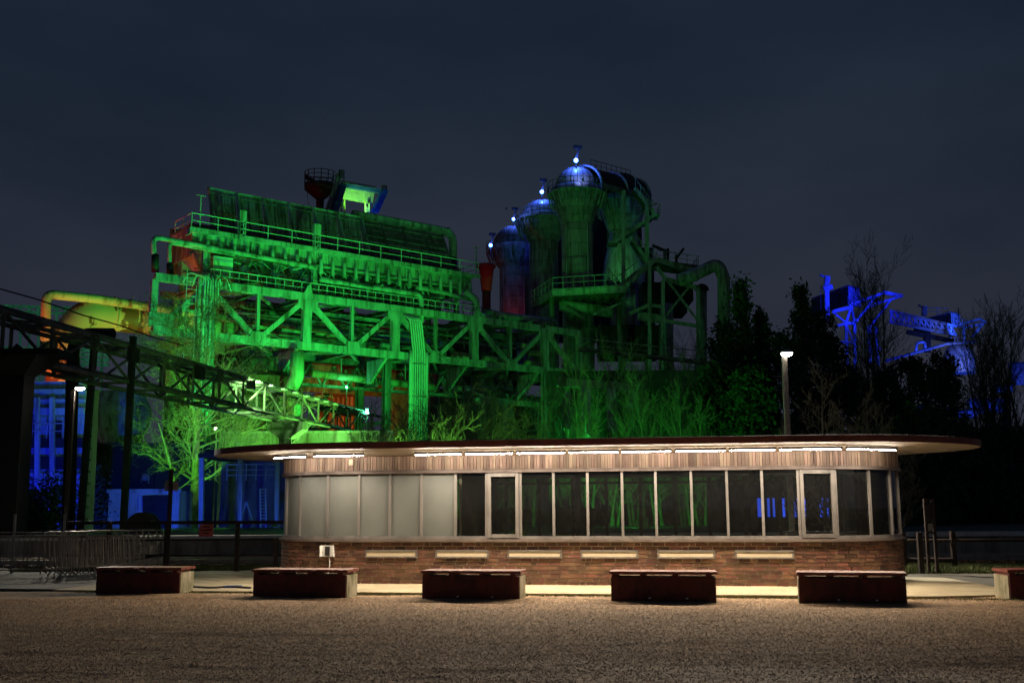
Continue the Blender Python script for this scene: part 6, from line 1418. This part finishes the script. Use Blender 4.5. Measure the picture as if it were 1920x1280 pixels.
flood('white blue floodlight on the walkway before the pale dome', V((bA.x + .6, bA.y - 5.2, rA - .3)), V((bA.x, bA.y, rA + 1.8)), (.24, .34, 1.0), 1300, 80, 'lamp_blue', .35)
flood('blue floodlight beside the second stove dome', V((bC.x - 6, bC.y - 5, rC)), V((bC.x - 1, bC.y, rC + 2)), (.08, .18, 1.0), 2200, 100, 'lamp_blue', .3)
flood('blue floodlight beside the dark left stove', V((bD_.x + 5, bD_.y - 8, rD - 2)), V((bD_.x + 3, bD_.y, rD)), BLUE, 700, 100, 'lamp_blue', .3)
flood('red floodlight at the foot of the dark left stove', V((bD_.x - 1, bD_.y - 7, at(965, 590, 190).z)), V((bD_.x, bD_.y, at(965, 560, 190).z)), RED, 350, 100, 'lamp_red', .3)
flood('red floodlight facing the funnel', V((at(912, 580, 134).x, 133, at(912, 580, 134).z)), at(912, 515, 140), (1, .06, .10), 600, 80, 'lamp_red', .3)
flood('lime floodlight on the bunker roof facing the hoist house', SP(668, 404, 12.8), SP(668, 362, 16), (.26, 1.0, .07), 9000, 75, 'lamp_greenwhite', .3)
flood('blue floodlight under the hoist house girders', SP(690, 410, 11), SP(712, 375, 14), (.02, .12, 1.0), 2500, 110, 'lamp_blue', .3)

# red on the gas main
flood('red floodlight beyond the left edge facing the gas main', V((-49.5, 98, 2)), at(120, 650, 103), RED, 42000, 66, 'lamp_red', .5, 0)
flood('warm floodlight beneath the gas main', V((-42, 90, 2)), SP(222, 598, 10), (1.0, .33, .09), 62000, 44, 'lamp_white', .4, 0)
flood('red floodlight behind the truss bridge facing the gas main', W(6, 5, 14), W(14, 10, 19), RED, 700, 130, 'lamp_red', .4)
flood('amber floodlight below the round tank', V((tc_.x + 1, tc_.y - 9, 7)), tc_, (1, .25, .06), 1700, 90, 'lamp_red', .4)
flood('red floodlight in the yard of the distant hall', V((at(640, 800, 122).x, 122, 2)), at(636, 760, 135), RED, 34000, 64, 'lamp_red', .5, 0)
# blue at the left
flood('blue floodlight in the yard of the works building', V((at(75, 980, 66).x, 66, 1.2)), at(70, 880, 78), BLUE, 24000, 100, 'lamp_blue', .5, 0)
flood('blue floodlight before the container shed', V((at(290, 985, 55).x, 55, .9)), at(262, 965, 62), BLUE, 5200, 130, 'lamp_blue', .4, 0)
flood('blue floodlight inside the goods shed', V((at(515, 985, 59).x, 59, .9)), at(500, 940, 62), BLUE, 250, 130, 'lamp_blue', .3, 0)
flood('teal floodlight below the distant lattice gantry', V((at(60, 800, 108).x, 105, 4)), at(70, 660, 125), (.06, .75, .45), 16000, 100, 'lamp_green', .5, 0)
# blue works on the right
flood('blue floodlight added by the strut to brighten the first far box house', at(1646, 562, 176), at(1606, 556, 191), BLUE, 60000, 60, 'lamp_blue', .5)  # extra lamp added to lift the end wall of the box house
flood('blue floodlight facing the end of the second far box house', at(1822, 604, 210), at(1796, 598, 223), (.02, .08, 1), 60000, 60, 'lamp_blue', .5)
flood('blue floodlight at the foot of the far hoist tower', V((at(1640, 800, 165).x + 8, 158, 4)), at(1610, 590, 190), BLUE, 230000, 70, 'lamp_blue', .8, 0)
flood('blue floodlight facing the second far hoist house', V((at(1830, 760, 195).x + 4, 190, 8)), at(1795, 610, 222), (.03, .09, 1.0), 180000, 70, 'lamp_blue', .8, 0)
flood('blue floodlight in the far yard', V((at(1850, 800, 138).x, 136, 3)), at(1845, 760, 150), (.02, .06, 1.0), 80000, 140, 'lamp_blue', .5, 0)
flood('pale blue floodlight beside the far furnace top', V((at(1800, 690, 202).x + 3, 203, at(1800, 672, 203).z)), at(1798, 655, 214), (.25, .35, 1.0), 4000, 110, 'lamp_blue', .5)
